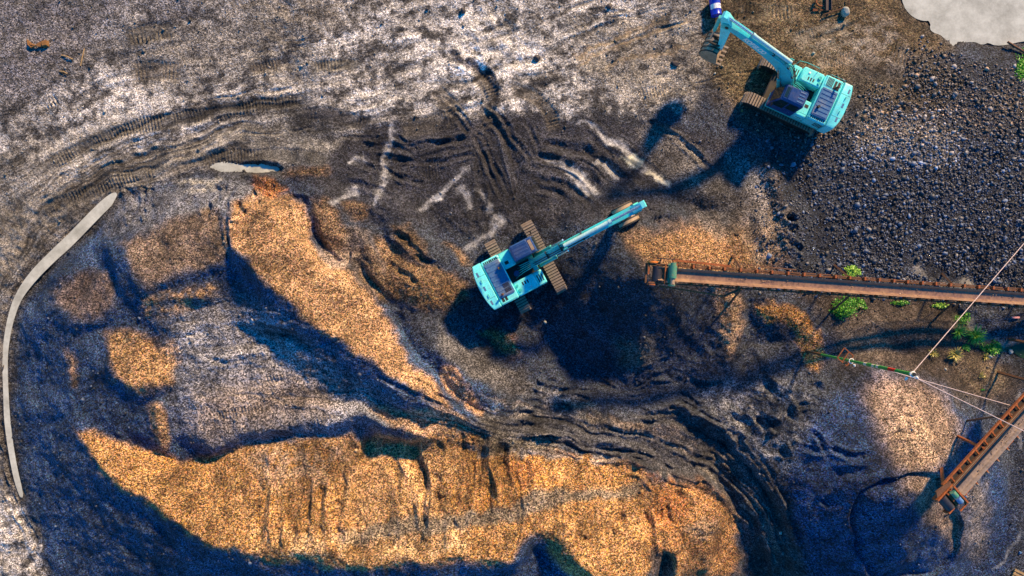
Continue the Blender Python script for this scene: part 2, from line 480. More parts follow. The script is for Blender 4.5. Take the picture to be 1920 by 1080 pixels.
def flow(pts, hw, amp, cola, seed, width=3.2, length=150.0):
    """dense streaks running along a travelled way"""
    pts = smooth_poly(pts, 2)
    sl = box_of(pts, hw + 20)
    d, arc, L, sg = dist_line(pts, sl, True, True)
    m = sstep(hw, hw * 0.45, d) * sstep(0, 60, arc) * sstep(0, 60, L - arc)
    sd = d * sg
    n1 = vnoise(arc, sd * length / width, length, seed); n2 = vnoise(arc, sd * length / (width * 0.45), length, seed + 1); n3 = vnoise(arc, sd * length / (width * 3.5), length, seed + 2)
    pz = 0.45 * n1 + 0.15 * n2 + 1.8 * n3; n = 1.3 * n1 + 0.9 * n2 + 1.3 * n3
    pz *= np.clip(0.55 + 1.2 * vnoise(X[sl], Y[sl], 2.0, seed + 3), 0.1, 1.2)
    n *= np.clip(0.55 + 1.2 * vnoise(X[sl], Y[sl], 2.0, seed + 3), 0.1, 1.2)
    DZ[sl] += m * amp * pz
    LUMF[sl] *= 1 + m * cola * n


def rills(poly, amp, cola, seed, width=7.0, length=110.0, lean=0.0):
    """slumps and rills running straight down a face"""
    sl = box_of(poly, 15)
    s = sdf_poly(poly, sl)
    m = sstep(8, -25, s)
    u = WU[sl] + lean * WV[sl]; v = WV[sl]
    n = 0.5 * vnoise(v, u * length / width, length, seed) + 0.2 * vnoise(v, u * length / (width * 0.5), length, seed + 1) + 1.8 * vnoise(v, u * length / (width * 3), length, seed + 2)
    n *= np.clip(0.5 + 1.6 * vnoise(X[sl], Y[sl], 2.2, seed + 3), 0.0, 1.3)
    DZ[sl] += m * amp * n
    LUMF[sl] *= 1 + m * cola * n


TREADS = []


def tread(pts, hw, depth=0.045, period=6.4, sink=0.05, col=None):
    """crawler imprint: a sunk strip crossed by grouser bars"""
    TREADS.append((pts, hw, col))
    pts = smooth_poly(pts, 3)
    sl = box_of(pts, hw + 12)
    d, arc, L = dist_line(pts, sl, False)
    n = fbm(X[sl], Y[sl], 1.2, 3, 6)
    m = sstep(hw + 2.5, hw - 2.5, d + 7 * n) * sstep(0, 0.22 * L, arc) * sstep(0, 0.22 * L, L - arc)
    broken = sstep(-0.3, 0.25, fbm(X[sl], Y[sl], 0.9, 3, 3))
    DZ[sl] += m * (-sink + depth * broken * np.cos(2 * math.pi * arc / period))


# crawler tracks on the yard and the road
DARKG = (0.075, 0.073, 0.066)
tread([(40, 332), (100, 305), (160, 272), (235, 240), (320, 226), (430, 207), (535, 190), (600, 186)], 12, 0.05, 6.2, 0.06, DARKG)
tread([(60, 405), (90, 388), (190, 352), (265, 322), (330, 302)], 11, 0.045, 6.2, 0.05, DARKG)
tread([(355, 303), (420, 292), (480, 289), (550, 290), (625, 305)], 11, 0.04, 6.2, 0.05, DARKG)
tread([(560, 215), (610, 212), (660, 225), (700, 235)], 11, 0.04, 6.2, 0.04, (0.05, 0.05, 0.055))
tread([(748, 240), (800, 236), (855, 220)], 16, 0.04, 5.8, 0.04, (0.055, 0.05, 0.042))
tread([(720, 330), (780, 325), (840, 318)], 11, 0.035, 5.8, 0.04)
tread([(955, 165), (1000, 178), (1030, 205), (1042, 250)], 12, 0.05, 6.2, 0.05, (0.07, 0.062, 0.05))
tread([(890, 140), (915, 160), (925, 190)], 11, 0.04, 6.2, 0.05, (0.06, 0.055, 0.05))
tread([(815, 165), (840, 185), (862, 215)], 13, 0.04, 6.2, 0.05, (0.07, 0.062, 0.05))
tread([(235, 70), (280, 60), (330, 55)], 16, 0.06, 8.0, 0.05, (0.10, 0.094, 0.08))
tread([(245, 135), (280, 130), (345, 135)], 17, 0.05, 7.5, 0.04, (0.11, 0.10, 0.085))
tread([(465, 130), (500, 122), (530, 115)], 9, 0.04, 6.0, 0.04, (0.1, 0.09, 0.08))
tread([(580, 127), (640, 120), (680, 118)], 10, 0.04, 6.2, 0.05, (0.09, 0.085, 0.07))
tread([(70, 205), (95, 190), (110, 180)], 8, 0.05, 7.0, 0.04)
tread([(1360, 15), (1410, 18), (1450, 22), (1500, 22)], 12, 0.06, 7.0, 0.03, (0.20, 0.16, 0.10))
tread([(1350, 30), (1400, 31), (1440, 33)], 9, 0.05, 7.0, 0.03, (0.18, 0.145, 0.09))
tread([(1480, 75), (1540, 62), (1600, 45)], 11, 0.05, 6.0, 0.03, (0.15, 0.13, 0.10))
tread([(1530, 118), (1570, 112), (1610, 108)], 12, 0.05, 5.0, 0.03, (0.18, 0.15, 0.12))
tread([(1660, 95), (1690, 105), (1720, 112)], 14, 0.06, 7.0, 0.03)
tread([(380, 738), (440, 728), (490, 715), (545, 700)], 9, 0.05, 6.0, 0.03)
tread([(385, 785), (430, 775), (480, 765), (540, 752)], 9, 0.05, 6.0, 0.03)
tread([(400, 660), (470, 640), (540, 640)], 9, 0.03, 6.0, 0.03)
tread([(580, 795), (615, 782), (640, 778)], 7, 0.06, 6.0, 0.0)
tread([(1170, 190), (1230, 170), (1290, 160)], 10, 0.03, 6.0, 0.03)
tread([(1150, 800), (1190, 806), (1235, 806)], 9, 0.06, 9.0, 0.0)

# wheel ruts and pushed lines following the road
flow([(-60, 600), (0, 500), (60, 420), (140, 345), (240, 290), (360, 255), (500, 225), (650, 200), (800, 170), (950, 130)], 75, 0.10, 0.9, 1)
flow([(-90, 330), (60, 210), (200, 130), (360, 80), (520, 50), (700, 10), (860, -40)], 80, 0.05, 0.6, 14)
flow([(700, 120), (850, 110), (1000, 70), (1150, 10)], 70, 0.05, 0.6, 15)
flow([(-80, 430), (40, 330), (160, 250), (300, 195), (450, 160), (620, 120), (760, 80), (900, 20)], 85, 0.06, 0.7, 3)
flow([(880, 190), (1000, 140), (1120, 90), (1240, 40), (1360, -10)], 70, 0.07, 0.7, 5)
flow([(225, 345), (140, 425), (62, 500), (16, 580), (-8, 680), (-6, 800), (14, 910), (50, 1020), (80, 1100)], 34, 0.06, 0.7, 2, 2.2)
flow([(700, 725), (780, 755), (880, 785), (1000, 808), (1110, 822), (1220, 845), (1320, 885), (1390, 945), (1430, 1020), (1450, 1120)], 62, 0.30, 0.9, 4, 4.0)
flow([(1180, 765), (1280, 780), (1370, 820), (1430, 880), (1470, 960), (1510, 1070)], 34, 0.26, 0.8, 6, 3.6)
flow([(640, 290), (740, 300), (840, 280), (920, 240)], 50, 0.12, 0.6, 7, 3.4, 90)
flow([(960, 290), (1060, 310), (1140, 350), (1210, 420)], 55, 0.14, 0.6, 8, 4.0, 100)
flow([(1090, 230), (1180, 290), (1260, 350), (1330, 420)], 40, 0.08, 0.5, 9, 4.0, 100)
flow([(300, 640), (400, 625), (500, 625), (600, 665), (720, 740)], 75, 0.16, 0.6, 10, 6.0, 110)
flow([(330, 780), (430, 745), (540, 725), (650, 745), (760, 780)], 45, 0.14, 0.6, 16, 5.0, 110)
flow([(70, 900), (60, 760), (75, 620), (140, 520), (230, 430)], 45, 0.20, 0.5, 17, 7.0, 120)
flow([(130, 920), (210, 1000), (330, 1060), (480, 1080)], 45, 0.16, 0.4, 18, 6.0, 90)
flow([(860, 130), (900, 220), (950, 320), (960, 400)], 45, 0.12, 0.6, 11, 3.4, 90)
flow([(1320, 60), (1440, 30), (1560, 20), (1680, 40)], 40, 0.07, 0.5, 12, 3.4, 90)
flow([(1470, 90), (1560, 70), (1640, 30)], 34, 0.07, 0.5, 13, 3.4, 90)
rills([(430, 850), (690, 815), (900, 810), (1110, 856), (1215, 890), (1215, 1090), (1110, 1060), (1010, 985), (950, 1060), (880, 1030), (700, 1062), (470, 1040)], 0.36, 0.6, 2)
rills([(240, 860), (430, 850), (480, 1040), (320, 980)], 0.05, 0.1, 5)
rills([(440, 400), (560, 370), (600, 480), (740, 600), (840, 760), (700, 680), (560, 575), (440, 470)], 0.12, 0.2, 3, 9.0, 60.0, 1.2)
rills([(1230, 900), (1370, 920), (1390, 1060), (1240, 1080)], 0.3, 0.3, 6)
for k in range(9):
    o = rng.uniform(-75, 95)
    i0 = rng.integers(0, 3); i1 = rng.integers(4, 8)
    base = [(-30, 520), (40, 430), (120, 350), (210, 295), (330, 255), (470, 225), (620, 205), (760, 200)]
    pts = []
    for (a, b) in base[i0:i1]:
        nxx, nyy = 0.45, 0.89
        pts.append((a + nxx * o + rng.normal(0, 5), b + nyy * o * (0.7 + a / 1500) + rng.normal(0, 4)))
    groove(pts, rng.uniform(1.6, 4), rng.uniform(0.02, 0.055), 0.7)
for k in range(10):
    o = rng.uniform(-55, -15) if k < 4 else rng.uniform(-60, 16)
    base = [(228, 350), (140, 435), (66, 510), (24, 580), (6, 680), (8, 800), (30, 930), (70, 1060)]
    groove([(a + o * 0.6 + rng.normal(0, 3), b + o * 0.5 + rng.normal(0, 3)) for a, b in base[rng.integers(0, 3):]], rng.uniform(1.5, 3.2), rng.uniform(0.02, 0.05), 0.7)
for k in range(9):                                   # fan of ruts crossing the upper middle
    x = rng.uniform(950, 1300); y = rng.uniform(20, 190); a = rng.normal(-0.33, 0.10); L = rng.uniform(90, 260)
    groove([(x, y), (x + L * 0.5 * math.cos(a), y + L * 0.5 * math.sin(a) + rng.normal(0, 4)), (x + L * math.cos(a), y + L * math.sin(a))], rng.uniform(1.5, 3.0), rng.uniform(0.015, 0.04), 0.6)
for k in range(5):
    x = rng.uniform(380, 640); y = rng.uniform(40, 170); a = rng.normal(-0.32, 0.1); L = rng.uniform(90, 220)
    groove([(x, y), (x + L * 0.5 * math.cos(a), y + L * 0.5 * math.sin(a) + rng.normal(0, 4)), (x + L * math.cos(a), y + L * math.sin(a))], rng.uniform(1.5, 3.0), rng.uniform(0.015, 0.04), 0.6)
# crossing ruts in the middle
for p, w, d in [
    ([(812, 170), (850, 210), (895, 265), (930, 320), (952, 385)], 4, 0.10), ([(826, 168), (864, 206), (908, 262), (944, 318), (962, 380)], 3, 0.08),
    ([(895, 190), (930, 235), (960, 280), (985, 330)], 4, 0.10), ([(905, 180), (945, 230), (972, 275), (1000, 320)], 3, 0.07),
    ([(880, 270), (905, 235), (925, 200), (930, 165)], 3, 0.07), ([(870, 250), (915, 230), (960, 240)], 3, 0.06),
    ([(855, 88), (890, 115), (915, 145), (930, 180)], 6, 0.13), ([(985, 235), (1000, 270), (1010, 300)], 3, 0.06),
    ([(700, 300), (720, 330), (760, 350)], 3, 0.06),
    ([(660, 270), (720, 285), (800, 280), (890, 255)], 5, 0.12), ([(730, 255), (780, 275), (850, 270), (900, 245)], 4, 0.10),
    ([(650, 300), (700, 320), (760, 345), (800, 350)], 4, 0.09), ([(740, 300), (800, 310), (850, 300), (895, 285)], 4, 0.09),
    ([(640, 340), (690, 350), (730, 375)], 4, 0.08), ([(900, 300), (910, 350), (905, 390), (885, 430)], 5, 0.10),
    ([(1000, 275), (1070, 280), (1130, 305), (1180, 350), (1200, 385)], 7, 0.16), ([(990, 295), (1050, 305), (1110, 335), (1150, 370)], 5, 0.12),
    ([(1110, 285), (1150, 310), (1190, 345)], 6, 0.14), ([(980, 320), (1040, 335), (1090, 365), (1120, 400)], 5, 0.10),
    ([(1000, 350), (1050, 370), (1080, 400)], 5, 0.1), ([(1200, 225), (1260, 260), (1310, 305), (1335, 330)], 4, 0.14),
    ([(1080, 235), (1130, 255), (1180, 285), (1225, 320), (1265, 360)], 4, 0.06), ([(1210, 240), (1290, 270), (1340, 300)], 3, 0.06),
    ([(640, 255), (690, 262), (735, 262)], 3, 0.05), ([(735, 225), (733, 270), (712, 330), (685, 390)], 4, 0.06),
]:
    groove(p, w, d, 0.55)
# banks along the haul road
for p, w, h in [
    ([(905, 770), (1000, 795), (1090, 812), (1180, 835), (1250, 862), (1330, 905), (1385, 960), (1420, 1040)], 5, 0.22),
    ([(960, 805), (1060, 826), (1150, 850), (1215, 880), (1290, 895), (1350, 930)], 4, 0.18),
    ([(1230, 830), (1300, 855), (1370, 900), (1410, 955), (1440, 1030), (1450, 1090)], 4, 0.20),
    ([(1250, 760), (1330, 788), (1400, 828), (1440, 880), (1468, 950), (1500, 1040)], 5, 0.26),
    ([(1290, 775), (1370, 815), (1425, 870), (1455, 940)], 4, 0.22), ([(1180, 775), (1260, 790), (1340, 820), (1400, 870), (1440, 940)], 3, 0.12),
    ([(700, 715), (780, 755), (850, 785), (900, 805)], 4, 0.20), ([(740, 718), (800, 745), (870, 775)], 3, 0.18), ([(760, 700), (830, 740), (890, 780)], 4, 0.16),
    ([(1320, 800), (1380, 850), (1415, 905)], 3, 0.14), ([(1160, 880), (1210, 905), (1230, 915)], 3, 0.14),
    ([(1110, 860), (1190, 868), (1260, 890)], 3, 0.16),
]:
    ridge(p, w, h)
    groove([(a + 6, b - 5) for a, b in p], 3.5, 0.08, 0.3)
for k in range(5):
    o = rng.uniform(-35, 75)
    base = [(880, 770), (980, 795), (1090, 805), (1200, 825), (1300, 855), (1380, 905), (1430, 980), (1460, 1070)]
    i0 = rng.integers(0, 5)
    groove([(a - 0.35 * o + rng.normal(0, 3), b + 0.85 * o * (1 - i / 12) + rng.normal(0, 3)) for i, (a, b) in enumerate(base)][i0:i0 + rng.integers(3, 6)], rng.uniform(1.5, 3), rng.uniform(0.04, 0.10), 0.8)
# bucket cuts and slumps on the sunlit berm face
scoop([(672, 836), (690, 812), (788, 826), (792, 900), (786, 1000), (782, 1046), (640, 1044), (652, 930)], 0.42, 5)
scoop([(1022, 880), (1140, 868), (1205, 905), (1215, 930), (1120, 950), (1030, 960)], 0.12, 8)
scoop([(935, 880), (985, 862), (1005, 880), (1000, 920), (950, 930)], 0.16, 6)
for (x0, y0, x1, y1, w, d) in [(478, 975, 474, 1036, 5, .22), (505, 990, 503, 1036, 4, .18), (528, 985, 532, 1034, 5, .2), (545, 950, 552, 1034, 5, .24), (571, 940, 566, 1032, 5, .24),
                               (600, 900, 606, 1034, 7, .28), (630, 900, 626, 1040, 7, .26), (640, 870, 637, 1000, 5, .2), (790, 840, 786, 1045, 5, .30), (828, 925, 846, 1000, 9, .35),
                               (812, 880, 816, 990, 6, .2), (858, 870, 852, 1010, 6, .22), (889, 860, 884, 910, 4, .2), (905, 930, 895, 1000, 6, .2), (935, 860, 905, 960, 6, .2),
                               (1170, 930, 1172, 1000, 6, .18), (1180, 960, 1150, 1010, 5, .12), (1213, 940, 1213, 1060, 5, .3), (1250, 935, 1252, 970, 4, .2), (1243, 940, 1240, 965, 3, .2), (1300, 985, 1310, 1010, 6, .2),
                               (1100, 900, 1010, 930, 5, .1), (1330, 980, 1336, 1010, 8, .2), (1060, 1005, 1120, 1020, 5, .12)]:
    groove([(x0, y0), ((x0 + x1) / 2 + rng.normal(0, 3), (y0 + y1) / 2), (x1, y1)], w, d, 0.5, True, 0.2)
for k in range(60):                                   # fine rills
    x = rng.uniform(450, 1210); y = rng.uniform(850, 980); L = rng.uniform(25, 80)
    groove([(x, y), (x + rng.normal(0, 4), y + L / 2), (x + rng.normal(0, 8), y + L)], rng.uniform(2.0, 4.5), rng.uniform(0.02, 0.07), 0.6)
# draw-down ring and poured rings on the second pile
ringc = (1702, 990)
uu, vv = WU - ringc[0], WV - ringc[1]
rr = np.hypot(uu, vv * 1.02)
DZ += np.where(rr < 150, -0.36 * sstep(107, 101, rr) + 0.45 * np.clip(1 - rr / 101, 0, 1) + 0.03 * np.cos(rr / 5.5) * sstep(100, 60, rr), 0)
for p, w, h in [([(1650, 800), (1700, 790), (1750, 795)], 4, .1), ([(1640, 830), (1690, 815), (1740, 815)], 4, .1), ([(1680, 770), (1720, 765), (1760, 775)], 4, .08), ([(1560, 900), (1610, 890), (1650, 870)], 8, .2),
                ([(1560, 840), (1600, 860), (1640, 850)], 6, .15), ([(1550, 960), (1590, 930)], 8, .2)]:
    groove(p, w, h, 0.6)
# clods and slips on the right-hand ridge and on dark rough ground
for k in range(60):
    x = rng.uniform(1330, 1540); y = rng.uniform(715, 850); a = rng.uniform(-0.2, 1.2); L = rng.uniform(20, 70)
    groove([(x, y), (x + L * .5 * math.cos(a), y + L * .5 * math.sin(a) + rng.normal(0, 6)), (x + L * math.cos(a), y + L * math.sin(a))], rng.uniform(3, 8), rng.uniform(0.03, 0.10), 0.9)
for k in range(40):
    x = rng.uniform(960, 1300); y = rng.uniform(690, 790); a = rng.uniform(-0.3, 0.6); L = rng.uniform(15, 60)
    groove([(x, y), (x + L * .5 * math.cos(a), y + L * .5 * math.sin(a) + rng.normal(0, 5)), (x + L * math.cos(a), y + L * math.sin(a))], rng.uniform(2, 5), rng.uniform(0.04, 0.13), 0.9)
for k in range(14):
    x = rng.uniform(1470, 1490); y = rng.uniform(395, 500)
    groove([(x, y), (x + 8, y + 10)], 4, 0.15, 0.9)
for q in range(4):
    groove([(1222 + 8 * q, 410 - 1 * q), (1226 + 8 * q, 386 + 3 * q)], 3.2, 0.2, 0.5)
groove([(1215, 412), (1240, 414), (1268, 408)], 6, 0.2, 0.4)
bank([(428, 395), (425, 440), (430, 480)], 8, 0.15)
groove([(425, 395), (430, 430), (428, 470)], 3, 0.15, 0.4)
groove([(735, 432), (760, 450), (790, 480), (812, 500)], 5, 0.28, 0.4)
groove([(712, 470), (735, 500), (760, 520), (790, 545)], 5, 0.22, 0.4)
groove([(585, 400), (590, 440), (620, 480), (660, 495), (700, 530), (745, 590)], 5, 0.22, 0.3)
bank([(600, 495), (640, 500), (655, 480), (650, 460)], 14, 0.2)
for k in range(24):
    x = rng.uniform(330, 640); y = rng.uniform(590, 770); a = rng.normal(-0.35, 0.25); L = rng.uniform(40, 130)
    groove([(x, y), (x + L * .5 * math.cos(a), y + L * .5 * math.sin(a) + rng.normal(0, 5)), (x + L * math.cos(a), y + L * math.sin(a))], rng.uniform(2, 4), rng.uniform(0.02, 0.07), 0.7)
for k in range(40):                                   # crumbling edges along the upper left pile
    x = rng.uniform(220, 560); y = rng.uniform(335, 395); a = rng.uniform(0.2, 2.6); L = rng.uniform(10, 45)
    groove([(x, y), (x + L * math.cos(a), y + L * math.sin(a))], rng.uniform(3, 7), rng.uniform(0.05, 0.18), 0.8)

Z = Z + np.where(outside, 0, DZ)
rough = 0.5 + fbm(X, Y, 5.0, 2, 0)
U = 960 + X * F / (H - Z); V = 540 - Y * F / (H - Z)
lumpy = sstep(330, 420, V) * sstep(1500, 1420, U) + 0.8 * sstep(1300, 1420, U) * sstep(560, 720, V) * sstep(1600, 1500, U)
lumpy = np.clip(lumpy + sstep(0.15, 0.5, fbm(X, Y, 6.0, 2, 7)), 0.25, 1.2)
Z += np.where(np.abs(X) > 33, 0, 1) * (0.11 * fbm(X, Y, 2.2, 4, 2) + lumpy * (0.08 * fbm(X, Y, 0.8, 3, 5) - 0.16 * np.abs(fbm(X, Y, 1.5, 4, 1)) - 0.10 * np.abs(fbm(X, Y, 0.7, 3, 6))))
# flat beds for the pools
def bed(poly, level, soft=10):
    sl = box_of(poly, 30)
    s = sdf_poly(poly, sl, False) + 6 * fbm(X[sl], Y[sl], 0.6, 4, 3)
    m = sstep(soft, -4, s)
    Z[sl] = Z[sl] * (1 - m) + (level - 0.06) * m

# ------------------------------------------------------------------ ground colours place by place, some sun and shade painted in
U = 960 + X * F / (H - Z); V = 540 - Y * F / (H - Z)
WU = 960 + WX * F / (H - Z) + 12 * fbm(X, Y, 0.5, 3, 4); WV = 540 - WY * F / (H - Z) + 12 * fbm(X, Y, 0.5, 3, 7)
COL = np.empty(X.shape + (3,)); COL[:] = (0.034, 0.043, 0.062)
GR = np.full(X.shape, 1.0)
N_big = fbm(X, Y, 4.0, 4, 1); N_mid = fbm(X, Y, 1.2, 4, 3); N_fine = fbm(X, Y, 0.35, 3, 6)


_road = smooth_poly([(-200, 760), (-60, 560), (60, 420), (140, 345), (240, 290), (360, 255), (500, 225), (650, 200), (800, 165), (950, 115), (1150, 50), (1400, -40)], 2)
_ry = slice(np.searchsorted(gy, -18.2), np.searchsorted(gy, 18.2)); _rx = slice(np.searchsorted(gx, -31.0), np.searchsorted(gx, 14.0))
_d, _arc, _L, _sg = dist_line(_road, (_ry, _rx), True, True)
N_road = N_mid.copy()
N_road[_ry, _rx] = 0.9 * vnoise(_arc, _d * _sg * 9, 95.0, 1) + 0.7 * vnoise(_arc, _d * _sg * 20, 95.0, 3) + 0.4 * vnoise(_arc, _d * _sg * 45, 95.0, 5) + 0.35 * N_mid[_ry, _rx]


def zone(poly, col, soft=10, k=1.0, grain=None, patch=None, along=False):
    """lay a colour inside an outline; patch = noise threshold that breaks it up"""
    poly = smooth_poly(list(poly) + [poly[0]], 2)[:-1]
    sl = box_of(poly, soft + 25)
    s = sdf_poly(poly, sl)
    m = k * sstep(soft, -soft, s)
    if patch is not None:
        m = m * sstep(patch - 0.30, patch + 0.30, ((0.8 * N_road + 0.7 * N_fine) if along else (0.3 * N_mid + 1.1 * N_fine))[sl])
    COL[sl] = COL[sl] * (1 - m[..., None]) + np.array(col) * m[..., None]
    if grain is not None:
        GR[sl] = GR[sl] * (1 - m) + grain * m


def streak(pts, w, col, k=1.0, grain=None, soft=0.6, patch=None, wob=True):
    pts = smooth_poly(pts, 2)
    sl = box_of(pts, w * 2 + 20)
    d, arc, L = dist_line(pts, sl, wob)
    m = k * sstep(w * (1 + soft), w * (1 - soft), d) * sstep(0, 0.1 * L + 1, arc) * sstep(0, 0.1 * L + 1, L - arc)
    if patch is not None:
        m = m * sstep(patch - 0.12, patch + 0.12, (0.55 * N_mid + 0.75 * N_fine)[sl])
    COL[sl] = COL[sl] * (1 - m[..., None]) + np.array(col) * m[..., None]
    if grain is not None:
        GR[sl] = GR[sl] * (1 - m) + grain * m


PALE = (0.42, 0.405, 0.37); PALE2 = (0.28, 0.275, 0.265); GREY = (0.112, 0.11, 0.108); DARK = (0.050, 0.050, 0.055); NAVY = (0.048, 0.054, 0.066)
SAND = (0.31, 0.18, 0.07); ORANGE = (0.30, 0.145, 0.035); RUST = (0.24, 0.095, 0.022); TAN = (0.34, 0.26, 0.18); SOIL = (0.055, 0.042, 0.033); OLIVE = (0.13, 0.115, 0.085)
# yard: grey dust with pale dried mud on it
yard = [(-400, -300), (1330, -300), (1330, 60), (1320, 150), (1300, 205), (1180, 215), (1060, 222), (960, 215), (880, 222), (760, 215), (700, 255), (620, 285), (540, 300), (400, 300), (300, 335), (225, 362),
        (140, 440), (60, 520), (15, 600), (0, 720), (10, 860), (45, 960), (75, 1080), (90, 1300), (-400, 1300)]
zone(yard, GREY, 14, 1.0, 0.9)
zone(yard, PALE2, 14, 0.9, 0.8, -0.05, True)
zone([(170, 150), (420, 120), (700, -20), (1300, -30), (1300, 190), (1060, 215), (880, 190), (700, 215), (540, 170), (300, 200), (120, 270), (0, 340), (-20, 260)], PALE, 30, 0.95, 0.75, -0.08, True)
zone([(640, 20), (860, -20), (1060, 0), (1080, 120), (920, 150), (700, 130)], (0.45, 0.44, 0.41), 40, 0.7, 0.7, -0.12, True)
zone([(560, 200), (760, 160), (900, 150), (1060, 160), (1060, 205), (930, 210), (760, 205), (600, 235)], PALE, 18, 0.6, 0.7, -0.1)
zone([(-200, -200), (330, -200), (220, 60), (130, 130), (60, 190), (-200, 260)], (0.115, 0.112, 0.125), 40, 0.75, 1.0, -0.15)
zone([(270, -50), (380, -50), (360, 40), (280, 50)], (0.09, 0.09, 0.10), 25, 0.7, 1.0)
zone([(420, 0), (640, -20), (640, 60), (480, 70)], (0.16, 0.145, 0.12), 25, 0.7, 0.9)
zone([(230, 45), (520, 40), (640, 110), (460, 170), (240, 165)], (0.13, 0.12, 0.10), 25, 0.7, 0.9, 0.0, True)
zone([(-50, 300), (120, 240), (260, 200), (280, 240), (100, 340), (-50, 450)], (0.26, 0.245, 0.21), 20, 0.7, 0.7)
zone([(-50, 420), (110, 330), (300, 262), (560, 225), (640, 240), (420, 290), (220, 350), (60, 470), (-50, 600)], (0.17, 0.155, 0.125), 15, 0.8, 0.6)
zone([(400, 255), (560, 225), (640, 240), (640, 280), (540, 285), (430, 280)], (0.27, 0.26, 0.23), 14, 0.8, 0.7)
zone([(-50, 560), (20, 560), (-2, 700), (0, 900), (40, 1000), (-50, 1000)], (0.17, 0.17, 0.17), 15, 0.9, 0.6)
zone([(-50, 880), (25, 900), (70, 1050), (95, 1200), (-50, 1200)], (0.36, 0.35, 0.33), 15, 0.9, 0.9, -0.1)
for (x, y, r) in [(868, 20, 8), (955, 50, 26), (540, 215, 40), (560, 150, 20), (940, 10, 30), (1075, 40, 26), (1160, 45, 22), (1140, 130, 30), (530, 80, 18), (500, 40, 40), (1000, 60, 16)]:
    zone([(x - r, y), (x, y - r * .8), (x + r, y), (x, y + r * .8)], (0.13, 0.13, 0.125), r * .5, 0.75, 0.9)
zone([(1060, 60), (1330, 0), (1330, 200), (1200, 205), (1090, 150)], (0.20, 0.175, 0.13), 35, 0.65, 0.8, -0.05)
for p in [[(1060, 110), (1160, 65), (1260, 20)], [(1080, 120), (1190, 70), (1300, 25)], [(1130, 130), (1230, 95), (1310, 80)]]:
    streak(p, 5, (0.36, 0.28, 0.17), 0.7, 0.4)
# dark wet middle
zone([(620, 280), (720, 225), (860, 215), (980, 215), (1080, 228), (1180, 222), (1300, 240), (1420, 300), (1300, 360), (1200, 420), (900, 440), (780, 420), (640, 420), (560, 330)], (0.027, 0.028, 0.036), 12, 0.9, 0.95)
zone([(1190, 225), (1260, 240), (1335, 325), (1260, 355), (1180, 270)], (0.105, 0.10, 0.095), 10, 0.8, 0.9)
zone([(560, 200), (640, 205), (650, 262), (580, 265), (540, 235)], (0.052, 0.055, 0.062), 9, 0.85, 0.9)
for p, w in [([(735, 225), (733, 270), (712, 330), (685, 392)], 9), ([(665, 350), (640, 370), (620, 392)], 9), ([(890, 315), (850, 345), (815, 375), (785, 405)], 10), ([(940, 400), (915, 430), (870, 472)], 11),
             ([(1110, 245), (1150, 268), (1190, 300), (1230, 335), (1266, 362)], 8), ([(1010, 300), (1060, 315), (1110, 345), (1140, 365)], 7), ([(1110, 295), (1140, 315), (1165, 340)], 12), ([(1060, 325), (1100, 350), (1120, 370)], 14),
             ([(1080, 235), (1120, 250)], 6), ([(650, 305), (690, 300)], 8), ([(900, 350), (935, 420)], 7), ([(870, 345), (890, 400)], 12)]:
    streak(p, w * 0.8, (0.11, 0.115, 0.125), 0.7, 0.6, 0.9)
    streak(p, w * 0.5, (0.27, 0.275, 0.285), 0.8, 0.35, 0.7, -0.4)
streak([(1165, 282), (1195, 303), (1205, 312)], 7, (0.50, 0.47, 0.33), 0.9, 0.2)
streak([(1215, 325), (1240, 342), (1262, 358)], 5, (0.46, 0.44, 0.34), 0.8, 0.2)
streak([(830, 365), (815, 378)], 8, (0.50, 0.50, 0.46), 0.8, 0.2)
streak([(850, 84), (890, 115), (915, 145), (930, 182)], 9, (0.035, 0.036, 0.045), 0.95, 0.9, 0.5)
for p in [[(812, 170), (850, 210), (895, 265), (930, 320)], [(895, 190), (930, 235), (960, 280)], [(880, 270), (905, 235), (925, 200), (930, 165)]]:
    streak(p, 7, (0.04, 0.038, 0.04), 0.7, 0.8, 0.7)
# long left pile: dark blue-grey crushed basalt with sand, sunlit ridge and knob painted brighter
pile = [(95, 1085), (62, 970), (45, 890), (34, 760), (34, 660), (50, 585), (85, 525), (135, 470), (185, 420), (240, 368), (300, 338), (520, 330), (578, 385), (612, 488), (690, 540), (760, 625), (880, 700), (960, 770), (900, 800),
        (960, 860), (1060, 990), (1120, 1090), (1000, 1320), (100, 1320)]
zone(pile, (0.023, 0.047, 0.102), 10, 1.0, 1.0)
zone([(300, 560), (460, 560), (620, 690), (760, 770), (690, 800), (420, 840), (330, 800), (320, 680)], (0.24, 0.235, 0.235), 45, 0.7, 1.0)
zone([(210, 370), (340, 340), (520, 335), (500, 370), (420, 395), (250, 430), (190, 440)], (0.14, 0.14, 0.15), 15, 0.7, 1.0)
zone([(310, 335), (400, 332), (410, 350), (330, 360)], (0.30, 0.28, 0.23), 8, 0.7, .9, -0.1)
zone([(229, 450), (330, 405), (430, 392), (432, 480), (345, 520), (255, 540)], (0.16, 0.115, 0.078), 14, 0.9, 1.0)
zone([(96, 545), (200, 500), (220, 580), (135, 618)], (0.11, 0.08, 0.064), 14, 0.85, 1.0)
zone([(432, 385), (480, 365), (540, 360), (575, 395), (585, 470), (650, 505), (700, 560), (732, 610), (748, 650), (795, 708), (850, 765), (840, 778), (720, 700), (560, 582), (440, 480)], (0.27, 0.16, 0.075), 8, 0.95, 1.0)  # lit side of the main ridge, painted warm up to the crest
zone([(470, 330), (520, 328), (548, 350), (520, 372), (480, 365)], RUST, 8, 0.9, 1.0)
zone([(200, 620), (300, 640), (330, 700), (300, 735), (225, 735)], SAND, 12, 0.9, 1.0)
zone([(275, 550), (390, 535), (410, 560), (330, 580), (270, 600)], SAND, 12, 0.8, 1.0, -0.2)
